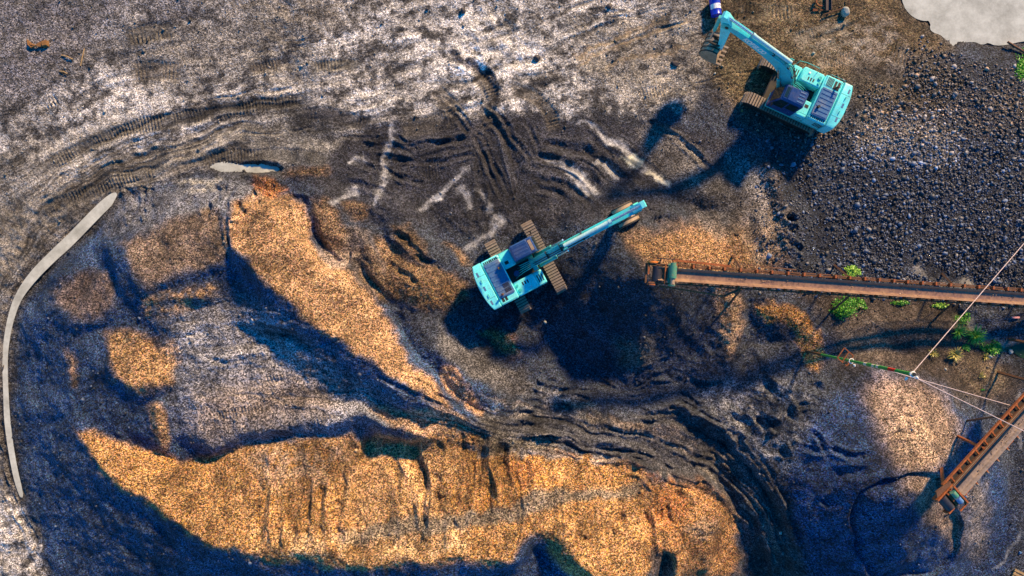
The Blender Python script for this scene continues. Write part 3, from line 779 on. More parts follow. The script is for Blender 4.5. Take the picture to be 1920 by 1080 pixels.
zone([(280, 640), (330, 620), (330, 700), (300, 700)], SAND, 8, 0.6, 1.0, 0.0)
zone([(270, 760), (310, 760), (315, 850), (290, 850)], SAND, 8, 0.8, 1.0)
zone([(120, 650), (140, 660), (150, 720), (130, 730)], SAND, 8, 0.6, 1.0)
zone([(360, 740), (560, 690), (640, 760), (540, 790), (380, 840), (350, 800)], (0.21, 0.155, 0.11), 35, 0.55, 1.0)
# the sunlit berm
zone([(140, 805), (240, 828), (340, 866), (460, 835), (690, 808), (800, 815), (905, 800), (960, 850), (1110, 850), (1215, 890), (1230, 1000), (1210, 1120), (1060, 1090), (1011, 980), (950, 1075), (890, 1040), (700, 1080), (480, 1055), (310, 990), (190, 885)], (0.275, 0.150, 0.052), 9, 1.0, 1.0)
zone([(690, 760), (840, 775), (905, 800), (860, 830), (800, 812), (700, 790)], (0.30, 0.195, 0.11), 9, 0.9, 1.0)
zone([(650, 820), (800, 820), (880, 850), (890, 960), (860, 1040), (640, 1060)], (0.29, 0.175, 0.078), 14, 0.8, 1.0)
zone([(440, 850), (660, 815), (660, 890), (560, 930), (480, 900)], (0.22, 0.16, 0.11), 25, 0.6, 1.0, -0.1)
zone([(820, 900), (930, 850), (1010, 855), (1060, 870), (1050, 940), (930, 960), (850, 960)], ORANGE, 12, 0.8, 1.0, -0.2)
zone([(960, 870), (1020, 870), (1012, 920), (960, 920)], RUST, 10, 0.7, 1.0)
zone([(900, 770), (1010, 800), (1060, 850), (980, 862), (900, 850)], OLIVE, 14, 0.9, 1.0)
zone([(640, 1000), (800, 975), (960, 940), (1200, 895), (1212, 925), (1060, 958), (880, 985), (780, 1010), (620, 1025)], (0.13, 0.115, 0.09), 7, 0.85, 1.0)
zone([(1215, 900), (1300, 888), (1370, 925), (1388, 990), (1380, 1090), (1212, 1110)], (0.24, 0.125, 0.045), 9, 0.95, 1.0)
zone([(1225, 910), (1290, 905), (1300, 960), (1230, 1000)], RUST, 14, 0.8, 1.0)
zone([(1020, 860), (1120, 850), (1220, 885), (1210, 905), (1050, 935)], (0.28, 0.15, 0.05), 10, 0.8, 1.0)
zone([(1130, 850), (1250, 870), (1330, 900), (1240, 905)], RUST, 10, 0.55, 1.0, -0.1)
zone([(1280, 980), (1350, 960), (1345, 1000), (1300, 1020)], (0.24, 0.17, 0.11), 10, 0.7, 1.0)
zone([(1215, 1035), (1255, 1040), (1265, 1110), (1210, 1110)], DARK, 7, 0.8, 1.0)
zone([(470, 990), (620, 1000), (780, 1020), (890, 1000), (880, 1040), (700, 1066), (480, 1045)], (0.36, 0.25, 0.13), 14, 0.6, 1.0, -0.1)  # paler sun highlight painted along the lip
zone([(460, 840), (640, 815), (660, 850), (500, 900)], (0.19, 0.14, 0.10), 20, 0.6, 1.0, -0.1)
zone([(800, 840), (900, 830), (960, 860), (900, 950), (820, 930)], (0.22, 0.12, 0.045), 20, 0.6, 1.0, -0.05)
# brown dumps left of the near excavator
DB = (0.155, 0.095, 0.045)
for pl in [[(735, 425), (775, 430), (815, 480), (800, 500), (760, 470)], [(700, 450), (740, 450), (800, 520), (780, 545), (720, 500)], [(660, 470), (700, 470), (745, 540), (735, 590), (690, 540)],
           [(730, 505), (800, 495), (880, 530), (870, 570), (800, 590), (730, 570)], [(580, 380), (620, 380), (650, 440), (640, 480), (595, 450)], [(640, 385), (675, 385), (690, 410), (660, 420)],
           [(535, 310), (600, 310), (630, 328), (570, 338)], [(840, 455), (870, 470), (880, 500), (850, 490)]]:
    zone(pl, DB, 9, 0.85, 1.0)
zone([(730, 560), (800, 530), (870, 555), (820, 590)], (0.23, 0.13, 0.045), 14, 0.6, 1.0)
zone([(640, 430), (690, 430), (730, 560), (690, 560), (640, 480)], (0.14, 0.10, 0.06), 10, 0.5, 1.0)
zone([(590, 460), (660, 460), (665, 495), (610, 500)], (0.26, 0.20, 0.15), 8, 0.7, 1.0)
# pit and the first cone: shaded flank painted blue-black, sunlit flank painted orange
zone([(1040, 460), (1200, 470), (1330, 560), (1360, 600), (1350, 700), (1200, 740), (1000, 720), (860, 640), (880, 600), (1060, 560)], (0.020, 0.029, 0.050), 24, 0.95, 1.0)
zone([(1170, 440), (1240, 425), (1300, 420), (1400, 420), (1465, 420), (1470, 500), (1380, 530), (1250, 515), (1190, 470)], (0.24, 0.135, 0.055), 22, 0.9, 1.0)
zone([(1330, 530), (1400, 540), (1396, 640), (1375, 680), (1352, 640), (1362, 590)], (0.27, 0.175, 0.10), 8, 0.85, 1.0)
zone([(1380, 400), (1440, 300), (1475, 340), (1480, 470), (1430, 500), (1400, 470)], (0.22, 0.18, 0.14), 14, 0.7, 1.0)
zone([(1360, 290), (1440, 290), (1450, 380), (1400, 380), (1350, 330)], (0.15, 0.16, 0.175), 15, 0.7, 1.0)
zone([(1390, 360), (1440, 350), (1440, 430), (1400, 420)], (0.2, 0.19, 0.19), 10, 0.6, 1.0)
zone([(1280, 330), (1390, 330), (1390, 440), (1330, 450), (1280, 400)], (0.10, 0.095, 0.09), 14, 0.7, 1.0)
zone([(1420, 570), (1500, 575), (1545, 640), (1550, 690), (1510, 680), (1480, 610), (1420, 600)], ORANGE, 7, 0.9, 1.0)
zone([(1590, 745), (1612, 750), (1608, 770), (1595, 765)], ORANGE, 6, 0.7, 1.0)
zone([(900, 625), (930, 625), (975, 640), (980, 665), (930, 655)], (0.30, 0.15, 0.045), 8, 0.75, 1.0)
zone([(820, 700), (850, 690), (905, 760), (900, 785), (830, 730)], (0.36, 0.21, 0.10), 7, 0.85, 1.0)
zone([(1155, 795), (1200, 795), (1250, 806), (1200, 812)], ORANGE, 5, 0.7, 1.0)
zone([(830, 620), (900, 655), (1000, 700), (1000, 740), (900, 720), (820, 670)], (0.115, 0.11, 0.105), 12, 0.7, 1.0)
zone([(1040, 740), (1120, 760), (1160, 800), (1080, 790)], (0.19, 0.165, 0.11), 12, 0.7, 1.0, -0.1)
zone([(1000, 730), (1100, 745), (1100, 770), (1010, 760)], (0.24, 0.23, 0.22), 8, 0.6, 1.0, 0.0)
zone([(1160, 640), (1240, 645), (1230, 680), (1170, 690)], (0.085, 0.075, 0.055), 16, 0.7, 1.0)
# haul road
zone([(880, 790), (1000, 770), (1120, 790), (1250, 760), (1400, 810), (1470, 940), (1520, 1100), (1400, 1100), (1390, 980), (1330, 900), (1180, 868), (1000, 825)], (0.045, 0.047, 0.054), 12, 0.9, 0.9)
for k in range(12):
    o = rng.uniform(-45, 80)
    base = [(880, 770), (980, 795), (1090, 805), (1200, 825), (1300, 855), (1380, 905), (1430, 980), (1460, 1070)]
    i0 = rng.integers(0, 5)
    streak([(a - 0.35 * o + rng.normal(0, 3), b + 0.85 * o * (1 - i / 12) + rng.normal(0, 3)) for i, (a, b) in enumerate(base)][i0:i0 + rng.integers(3, 6)], rng.uniform(2, 5), [(0.16, 0.15, 0.14), (0.10, 0.08, 0.065), (0.20, 0.18, 0.16)][k % 3], 0.6, 0.9, 0.8, -0.1)
zone([(1300, 720), (1480, 700), (1560, 760), (1540, 860), (1480, 930), (1440, 850), (1360, 790)], (0.12, 0.125, 0.14), 18, 0.75, 1.0, 0.05)
# second pile: shaded flank painted blue, sunlit top and right side painted beige
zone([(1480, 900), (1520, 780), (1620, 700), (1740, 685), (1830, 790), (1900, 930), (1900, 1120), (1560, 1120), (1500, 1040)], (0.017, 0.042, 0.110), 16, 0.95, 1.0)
zone([(1610, 730), (1680, 700), (1760, 720), (1800, 800), (1790, 870), (1740, 900), (1660, 870), (1640, 800)], (0.22, 0.155, 0.105), 24, 0.85, 1.0)
zone([(1650, 780), (1760, 780), (1770, 870), (1680, 870)], (0.27, 0.195, 0.13), 20, 0.6, 1.0, -0.1)
zone([(1680, 900), (1770, 895), (1810, 980), (1800, 1040), (1760, 980), (1720, 950)], (0.23, 0.165, 0.11), 14, 0.75, 1.0)
zone([(1810, 900), (1860, 900), (1860, 1040), (1820, 1060)], (0.19, 0.16, 0.13), 16, 0.7, 1.0)
# right: brown soil, cobbles, mud by the pond
zone([(1310, -100), (1700, -100), (1740, 30), (1800, 90), (1700, 190), (1600, 200), (1590, 240), (1480, 250), (1330, 190)], (0.115, 0.083, 0.042), 18, 0.95, 0.95)
zone([(1480, 40), (1600, 40), (1640, 110), (1500, 130)], (0.20, 0.175, 0.14), 18, 0.6, 0.7, -0.05)
zone([(1330, 60), (1430, 90), (1480, 150), (1420, 180), (1330, 170)], (0.085, 0.068, 0.035), 20, 0.7, 0.9)
zone([(1600, 40), (1660, 30), (1720, 110), (1650, 150), (1600, 110)], (0.21, 0.185, 0.155), 12, 0.6, 0.6, -0.1)
zone([(1330, 180), (1450, 200), (1540, 230), (1600, 270), (1560, 300), (1420, 250)], (0.06, 0.055, 0.055), 16, 0.8, 0.9)  # shadow of the upper excavator painted into the ground
zone([(1560, 215), (1590, 210), (1605, 250), (1575, 260)], (0.26, 0.25, 0.24), 8, 0.7, 0.6)
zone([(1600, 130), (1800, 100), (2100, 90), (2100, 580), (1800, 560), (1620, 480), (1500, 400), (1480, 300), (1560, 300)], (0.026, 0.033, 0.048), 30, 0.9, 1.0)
zone([(1600, 150), (1760, 120), (1820, 180), (1700, 210), (1600, 210)], (0.11, 0.085, 0.045), 22, 0.6, 1.0)
zone([(1620, 220), (1740, 220), (1800, 260), (1790, 310), (1680, 310), (1600, 280)], (0.21, 0.195, 0.17), 20, 0.75, 1.0)
zone([(1850, 170), (1940, 165), (1940, 215), (1860, 200)], (0.17, 0.135, 0.095), 12, 0.6, 0.9)
zone([(1480, 540), (1560, 520), (1800, 560), (1800, 590), (1840, 660), (1930, 700), (1900, 760), (1820, 760), (1740, 690), (1620, 700), (1560, 690), (1560, 600)], SOIL, 18, 0.9, 0.8)
zone([(1560, 590), (1640, 590), (1700, 640), (1620, 690), (1570, 660)], (0.09, 0.075, 0.06), 16, 0.6, 0.8)
zone([(1780, 680), (1850, 670), (1900, 720), (1850, 750)], (0.15, 0.115, 0.07), 14, 0.7, 0.8)
streak([(1705, 492), (1735, 515), (1765, 532), (1840, 540)], 10, (0.23, 0.225, 0.20), 0.85, 0.2, 0.7)
streak([(1815, 585), (1840, 625), (1870, 645), (1930, 648)], 10, (0.20, 0.205, 0.19), 0.85, 0.2, 0.7)
streak([(1795, 590), (1830, 640), (1870, 660), (1905, 650)], 7, (0.07, 0.10, 0.035), 0.6, 0.3, 0.9)
streak([(1915, 730), (1905, 790), (1918, 860)], 3, (0.2, 0.21, 0.22), 0.8, 0.3)
streak([(1915, 1000), (1895, 1035), (1870, 1065)], 4, (0.17, 0.19, 0.21), 0.8, 0.4)
for pts, hw, col in TREADS:
    if col:
        streak(pts, hw * 1.1, col, 0.8, 0.6, 0.45, -0.35, False)
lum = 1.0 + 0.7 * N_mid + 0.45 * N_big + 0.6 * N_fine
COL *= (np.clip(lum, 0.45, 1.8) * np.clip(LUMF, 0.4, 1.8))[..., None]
# pools are laid here, their rims stay wet and dark
PUDDLE = [(221, 360), (203, 367), (172, 396), (130, 440), (96, 472), (58, 510), (30, 552), (17, 590), (8, 640), (6, 680), (8, 740), (10, 800), (26, 895), (40, 935), (42, 926), (29, 872), (18, 800), (14, 740), (12, 680), (15, 640), (24, 598), (38, 560), (66, 524), (102, 488), (133, 461), (178, 414), (208, 384)]
PUDDLE2 = [(392, 313), (440, 305), (510, 306), (526, 314), (515, 323), (440, 322)]
POND = [(1686, -80), (1696, 4), (1712, 26), (1732, 34), (1744, 32), (1752, 46), (1748, 54), (1766, 60), (1782, 74), (1790, 84), (1796, 74), (1830, 72), (1842, 79), (1852, 73), (1872, 82), (1930, 68), (2080, 64), (2080, -80)]
for pl_ in (PUDDLE, PUDDLE2, POND):
    sl = box_of(pl_, 60); s = sdf_poly(pl_, sl, False) + 10 * fbm(X[sl], Y[sl], 0.8, 3, 2)
    k_ = 0.62 * sstep(26, 4, s)
    COL[sl] = COL[sl] * (1 - k_[..., None]) + np.array((0.045, 0.042, 0.038)) * k_[..., None]
bed(PUDDLE, -0.06, 7); bed(PUDDLE2, -0.05, 8); bed(POND, -0.12, 12)
Z += np.where(np.abs(X) > 31.2, 0, 1) * rng.normal(0, 1, Z.shape) * (0.003 + 0.008 * GR)

# ------------------------------------------------------------------ split the sheet into yard and piles, build meshes
nyv, nxv = Z.shape
verts_all = np.stack([X, Y, Z], -1).reshape(-1, 3).astype(np.float32)
col_all = np.concatenate([COL, np.ones(COL.shape[:2] + (1,))], -1).reshape(-1, 4).astype(np.float32)
gr_all = GR.reshape(-1).astype(np.float32)
idx = np.arange(nyv * nxv, dtype=np.int32).reshape(nyv, nxv)
quads = np.stack([idx[:-1, :-1], idx[:-1, 1:], idx[1:, 1:], idx[1:, :-1]], -1)
cu = 0.25 * (WU[:-1, :-1] + WU[1:, 1:] + WU[:-1, 1:] + WU[1:, :-1])
region = np.zeros(quads.shape[:2], np.int8)


def mark(poly, k):
    poly = smooth_poly(list(poly) + [poly[0]], 2)[:-1]
    sl = box_of(poly, 20)
    s = sdf_poly(poly, sl) < 0
    sub = region[sl[0].start:min(sl[0].stop, region.shape[0]), sl[1].start:min(sl[1].stop, region.shape[1])]
    s = s[:sub.shape[0], :sub.shape[1]]
    sub[s & (sub == 0)] = k


mark([(100, 1085), (62, 970), (45, 890), (36, 760), (36, 660), (50, 585), (85, 525), (135, 470), (185, 420), (240, 368), (300, 338), (520, 330), (578, 385), (612, 488), (690, 540), (760, 625), (880, 700), (900, 800), (880, 850), (805, 832),
      (790, 838), (702, 832), (685, 812), (600, 812), (460, 837), (392, 860), (345, 866), (290, 852), (155, 806), (115, 850), (150, 905)], 1)
mark([(150, 810), (290, 855), (345, 868), (392, 862), (460, 839), (600, 814), (690, 814), (790, 840), (880, 852), (1030, 864), (1110, 856), (1180, 880), (1215, 900), (1300, 888), (1358, 915), (1384, 965), (1392, 1030), (1398, 1110), (1300, 1280), (700, 1290), (260, 1200), (100, 1100), (115, 850)], 2)
mark([(1060, 480), (1150, 430), (1230, 420), (1400, 425), (1440, 470), (1390, 545), (1360, 600), (1350, 660), (1270, 690), (1150, 660), (1080, 600)], 3)
mark([(1500, 900), (1540, 790), (1640, 710), (1730, 692), (1800, 765), (1850, 835), (1890, 920), (1895, 1010), (1860, 1100), (1560, 1110), (1500, 1030)], 4)


def mesh_from(name, vs, qs, cols, grs, mat):
    me = bpy.data.meshes.new(name)
    n, q = len(vs), len(qs)
    me.vertices.add(n); me.vertices.foreach_set('co', np.ascontiguousarray(vs, np.float32).ravel())
    me.loops.add(q * 4); me.loops.foreach_set('vertex_index', np.ascontiguousarray(qs, np.int32).ravel())
    me.polygons.add(q); me.polygons.foreach_set('loop_start', np.arange(0, q * 4, 4, dtype=np.int32))
    me.polygons.foreach_set('use_smooth', np.ones(q, bool))
    a = me.attributes.new('col', 'FLOAT_COLOR', 'POINT'); a.data.foreach_set('color', np.ascontiguousarray(cols, np.float32).ravel())
    g = me.attributes.new('grain', 'FLOAT', 'POINT'); g.data.foreach_set('value', np.ascontiguousarray(grs, np.float32))
    me.update(calc_edges=True)
    me.materials.append(mat)
    o = bpy.data.objects.new(name, me); C.objects.link(o)
    return o


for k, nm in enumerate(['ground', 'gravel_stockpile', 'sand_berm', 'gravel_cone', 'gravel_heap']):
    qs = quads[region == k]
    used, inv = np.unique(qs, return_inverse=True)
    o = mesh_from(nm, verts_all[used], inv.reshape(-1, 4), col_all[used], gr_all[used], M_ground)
    if k == 0:
        tag(o, 'grey and brown working ground of the quarry yard with crawler tracks and mud', 'ground', kind='structure')
    else:
        tag(o, [None, 'long blue grey gravel stockpile with a sunlit ridge inside the curved road', 'golden sand berm with a rilled sunlit face along the bottom',
                'dark gravel cone poured under the head of the straight conveyor', 'grey gravel heap with a ring below the lower right conveyor'][k],
            [None, 'gravel pile', 'sand pile', 'gravel pile', 'gravel pile'][k], kind='stuff')


def gz(x, y):
    i = min(max(int(np.searchsorted(gx, x)), 1), len(gx) - 1); j = min(max(int(np.searchsorted(gy, y)), 1), len(gy) - 1)
    return float(Z[j - 1:j + 1, i - 1:i + 1].mean())


def on_ground(px, py, lift=0.0):
    """ground point seen at plan position"""
    z = 0.0
    for _ in range(6):
        p = W(px, py, z); z = gz(p.x, p.y)
    p = W(px, py, z); p.z = z + lift
    return p


# milky standing water
m, t, b = new_mat('milky_water')
N, L = t.nodes, t.links
tc = N.new('ShaderNodeTexCoord'); n1 = N.new('ShaderNodeTexNoise'); n1.inputs['Scale'].default_value = 0.9; n1.inputs['Detail'].default_value = 12; n1.inputs['Roughness'].default_value = 0.75
L.new(tc.outputs['Object'], n1.inputs['Vector'])
r = N.new('ShaderNodeValToRGB'); r.color_ramp.elements[0].position = 0.35; r.color_ramp.elements[1].position = 0.62; r.color_ramp.elements[0].color = (0.36, 0.37, 0.31, 1); r.color_ramp.elements[1].color = (0.62, 0.65, 0.57, 1)
L.new(n1.outputs['Fac'], r.inputs['Fac']); L.new(r.outputs['Color'], b.inputs['Base Color'])
b.inputs['Roughness'].default_value = 0.12
n2 = N.new('ShaderNodeTexNoise'); n2.inputs['Scale'].default_value = 5.0; L.new(tc.outputs['Object'], n2.inputs['Vector'])
bp = N.new('ShaderNodeBump'); bp.inputs['Strength'].default_value = 0.05; bp.inputs['Distance'].default_value = 0.02
L.new(n2.outputs['Fac'], bp.inputs['Height']); L.new(bp.outputs['Normal'], b.inputs['Normal'])
M_water = m


def pool(name, poly, level, grow, label):
    bm = bmesh.new()
    pts = smooth_poly(list(poly) + [poly[0]], 2)[:-1]
    cx = sum(p[0] for p in pts) / len(pts); cy = sum(p[1] for p in pts) / len(pts)
    vs = []
    n = len(pts)
    for i, p in enumerate(pts):
        a, b_ = pts[i - 1], pts[(i + 1) % n]
        dx, dy = b_[0] - a[0], b_[1] - a[1]; l = math.hypot(dx, dy) + 1e-9
        vs.append(bm.verts.new(W(p[0] + grow * dy / l, p[1] - grow * dx / l, level)))
    f = bm.faces.new(vs)
    if f.normal.z < 0: f.normal_flip()
    bmesh.ops.triangulate(bm, faces=[f])
    me = bpy.data.meshes.new(name); bm.to_mesh(me); bm.free(); me.materials.append(M_water)
    o = bpy.data.objects.new(name, me); C.objects.link(o)
    return tag(o, label, 'water', kind='structure')


def orient(poly):
    a = sum(p[0] * q[1] - q[0] * p[1] for p, q in zip(poly, poly[1:] + poly[:1]))
    return poly if a > 0 else poly[::-1]


pool('puddle', orient(PUDDLE), -0.055, 2.0, 'long thin pale puddle curving along the inside of the road')
pool('puddle', orient(PUDDLE2), -0.05, 5, 'short pale puddle above the rust brown dump')
pool('pond', orient(POND), -0.125, 6, 'pale milky pond in the upper right corner')

# ------------------------------------------------------------------ mesh helpers for built things
class MB:
    """collects simple solids into one mesh"""
    def __init__(self):
        self.v, self.f = [], []

    def add(self, vs, fs):
        n = len(self.v)
        self.v += [tuple(p) for p in vs]
        self.f += [tuple(i + n for i in f) for f in fs]
        return self

    def box(self, x0, x1, y0, y1, z0, z1, bev=0.0):
        if bev <= 0:
            vs = [(x, y, z) for z in (z0, z1) for y in (y0, y1) for x in (x0, x1)]
            return self.add(vs, [(0, 2, 3, 1), (4, 5, 7, 6), (0, 1, 5, 4), (2, 6, 7, 3), (0, 4, 6, 2), (1, 3, 7, 5)])
        b = min(bev, 0.45 * (x1 - x0), 0.45 * (y1 - y0), 0.45 * (z1 - z0))
        loops = []
        for (i, z) in ((b, z0), (0, z0 + b), (0, z1 - b), (b, z1)):
            loops.append([(x0 + i + b, y0 + i, z), (x1 - i - b, y0 + i, z), (x1 - i, y0 + i + b, z), (x1 - i, y1 - i - b, z), (x1 - i - b, y1 - i, z), (x0 + i + b, y1 - i, z), (x0 + i, y1 - i - b, z), (x0 + i, y0 + i + b, z)])
        return self.loft(loops)

    def loft(self, loops, cap=True):
        n = len(loops[0]); vs = [p for l in loops for p in l]; fs = []
        for k in range(len(loops) - 1):
            for i in range(n):
                j = (i + 1) % n
                fs.append((k * n + i, k * n + j, (k + 1) * n + j, (k + 1) * n + i))
        if cap:
            fs.append(tuple(range(n))[::-1]); fs.append(tuple((len(loops) - 1) * n + i for i in range(n)))
        return self.add(vs, fs)

    def prism_y(self, prof, y0, y1, bev=0.0):
        """profile in x,z extruded along y"""
        if bev <= 0:
            return self.loft([[(x, y0, z) for x, z in prof], [(x, y1, z) for x, z in prof]])
        cx = sum(p[0] for p in prof) / len(prof); cz = sum(p[1] for p in prof) / len(prof)
        def inset(d):
            out = []
            for x, z in prof:
                l = math.hypot(x - cx, z - cz) + 1e-9
                out.append((x - (x - cx) / l * d, z - (z - cz) / l * d))
            return out
        pin = inset(bev)
        return self.loft([[(x, y0, z) for x, z in pin], [(x, y0 + bev, z) for x, z in prof], [(x, y1 - bev, z) for x, z in prof], [(x, y1, z) for x, z in pin]])

    def prism_z(self, prof, z0, z1, bev=0.0):
        cx = sum(p[0] for p in prof) / len(prof); cy = sum(p[1] for p in prof) / len(prof)
        def inset(d):
            return [(x - (x - cx) / (math.hypot(x - cx, y - cy) + 1e-9) * d, y - (y - cy) / (math.hypot(x - cx, y - cy) + 1e-9) * d) for x, y in prof]
        if bev <= 0:
            return self.loft([[(x, y, z0) for x, y in prof], [(x, y, z1) for x, y in prof]])
        return self.loft([[(x, y, z0) for x, y in prof], [(x, y, z1 - bev) for x, y in prof], [(x, y, z1 - bev * 0.3) for x, y in inset(bev * 0.3)], [(x, y, z1) for x, y in inset(bev)]])

    def tube(self, a, b, r, n=10, r2=None):
        a, b = Vector(a), Vector(b); d = (b - a)
        if d.length < 1e-6: return self
        q = d.normalized()
        s = q.cross(Vector((0, 0, 1)) if abs(q.z) < 0.95 else Vector((1, 0, 0))).normalized(); u = s.cross(q)
        r2 = r if r2 is None else r2
        l1 = [a + (s * math.cos(2 * math.pi * i / n) + u * math.sin(2 * math.pi * i / n)) * r for i in range(n)]
        l2 = [b + (s * math.cos(2 * math.pi * i / n) + u * math.sin(2 * math.pi * i / n)) * r2 for i in range(n)]
        return self.loft([l1, l2])

    def path(self, pts, r, n=6):
        pts = [Vector(p) for p in pts]
        loops = []
        for i, p in enumerate(pts):
            t = (pts[min(i + 1, len(pts) - 1)] - pts[max(i - 1, 0)]).normalized()
            s = t.cross(Vector((0, 0, 1)) if abs(t.z) < 0.95 else Vector((1, 0, 0))).normalized(); u = s.cross(t)
            loops.append([p + (s * math.cos(2 * math.pi * k / n) + u * math.sin(2 * math.pi * k / n)) * r for k in range(n)])
        return self.loft(loops)

    def bar(self, a, b, w, h):
        """rectangular bar between two points, h measured towards up"""
        a, b = Vector(a), Vector(b); q = (b - a).normalized()
        s = q.cross(Vector((0, 0, 1)) if abs(q.z) < 0.95 else Vector((1, 0, 0))).normalized(); u = s.cross(q)
        def lp(p): return [p + s * w / 2 + u * h / 2, p - s * w / 2 + u * h / 2, p - s * w / 2 - u * h / 2, p + s * w / 2 - u * h / 2]
        return self.loft([lp(a), lp(b)])

    def mesh(self, name, mat, smooth=True):
        me = bpy.data.meshes.new(name)
        me.from_pydata(self.v, [], self.f)
        bm = bmesh.new(); bm.from_mesh(me)
        bmesh.ops.recalc_face_normals(bm, faces=bm.faces)
        bm.to_mesh(me); bm.free()
        if smooth and len(me.polygons):
            me.polygons.foreach_set('use_smooth', np.ones(len(me.polygons), bool))
            me.set_sharp_from_angle(angle=math.radians(35))
        me.materials.append(mat)
        return me

    def build(self, name, mat, parent=None, smooth=True, rot=0.0, loc=None):
        o = bpy.data.objects.new(name, self.mesh(name, mat, smooth)); C.objects.link(o)
        if parent: o.parent = parent
        if rot: o.rotation_euler.z = rot
        if loc is not None: o.location = loc
        return o


def inst(name, me, parent, M=None):
    o = bpy.data.objects.new(name, me); C.objects.link(o); o.parent = parent
    if M is not None: o.matrix_local = M
    return o


def empty(name, loc, rz=0.0):
    o = bpy.data.objects.new(name, None); C.objects.link(o); o.location = loc; o.rotation_euler.z = rz
    o.empty_display_size = 0.3
    return o


# ------------------------------------------------------------------ paints
M_teal = paint_mat('teal_paint', (0.17, 0.90, 0.90), 0.26, dirt=(0.28, 0.31, 0.25), dirt_amt=0.55, scale=3.2, var=0.16)
M_teal2 = paint_mat('weathered_teal_paint', (0.06, 0.56, 0.50), 0.42, dirt=(0.17, 0.14, 0.08), dirt_amt=0.55, scale=2.2, var=0.2)
M_boom = paint_mat('cyan_boom_paint', (0.05, 0.62, 0.68), 0.28, dirt=(0.2, 0.24, 0.2), dirt_amt=0.4, scale=3.0, var=0.12)
M_navy = paint_mat('navy_paint', (0.022, 0.062, 0.20), 0.22, dirt=(0.14, 0.13, 0.12), dirt_amt=0.25, scale=1.8, var=0.15)
M_hood = paint_mat('dusty_hood_panel', (0.07, 0.17, 0.34), 0.30, dirt=(0.30, 0.28, 0.25), dirt_amt=0.55, scale=2.0, var=0.2)
M_black = paint_mat('black_rubber', (0.018, 0.018, 0.02), 0.55, dirt=(0.06, 0.05, 0.04), dirt_amt=0.4)
M_glass = paint_mat('tinted_glass', (0.012, 0.03, 0.03), 0.06, dirt=(0.08, 0.08, 0.07), dirt_amt=0.15, spec=0.8)
M_shoe = paint_mat('worn_track_steel', (0.34, 0.28, 0.22), 0.5, metal=0.1, dirt=(0.16, 0.11, 0.065), dirt_amt=0.6, scale=4)
M_frame = paint_mat('dark_greasy_steel', (0.03, 0.028, 0.026), 0.5, metal=0.2, dirt=(0.10, 0.07, 0.045), dirt_amt=0.6)
M_bucket = paint_mat('scoured_bucket_steel', (0.40, 0.30, 0.20), 0.42, metal=0.15, dirt=(0.20, 0.13, 0.07), dirt_amt=0.65, scale=2.5)
M_chrome = paint_mat('chrome_rod', (0.75, 0.74, 0.72), 0.18, metal=0.9, dirt=(0.3, 0.28, 0.25), dirt_amt=0.2)
M_pale = paint_mat('faded_pale_teal', (0.42, 0.70, 0.70), 0.35, dirt=(0.3, 0.25, 0.2), dirt_amt=0.3)
M_white = paint_mat('white_lettering', (0.88, 0.88, 0.87), 0.45, dirt=(0.6, 0.58, 0.53), dirt_amt=0.2)
M_rust = paint_mat('rusty_steel', (0.30, 0.085, 0.022), 0.75, dirt=(0.10, 0.04, 0.02), dirt_amt=0.7, scale=2.5, var=0.4, bump=0.3)
M_rust2 = paint_mat('brown_rusty_steel', (0.14, 0.065, 0.032), 0.75, dirt=(0.05, 0.03, 0.025), dirt_amt=0.6, scale=3, var=0.4, bump=0.3)
M_belt = paint_mat('dusty_conveyor_belt', (0.20, 0.12, 0.085), 0.33, dirt=(0.36, 0.22, 0.12), dirt_amt=0.7, scale=1.1, var=0.35)
M_belt2 = paint_mat('grey_dusty_belt', (0.20, 0.165, 0.15), 0.45, dirt=(0.33, 0.25, 0.19), dirt_amt=0.7, scale=1.3, var=0.35)
M_drum = paint_mat('dark_pulley_rubber', (0.02, 0.022, 0.035), 0.5, dirt=(0.08, 0.06, 0.05), dirt_amt=0.4)
M_green = paint_mat('faded_green_paint', (0.06, 0.27, 0.17), 0.5, dirt=(0.30, 0.22, 0.12), dirt_amt=0.6, scale=5)
M_lamp = paint_mat('amber_beacon', (0.75, 0.22, 0.03), 0.3, dirt_amt=0.1)
M_steelb = paint_mat('blue_steel_cap', (0.10, 0.22, 0.45), 0.35, dirt_amt=0.2)


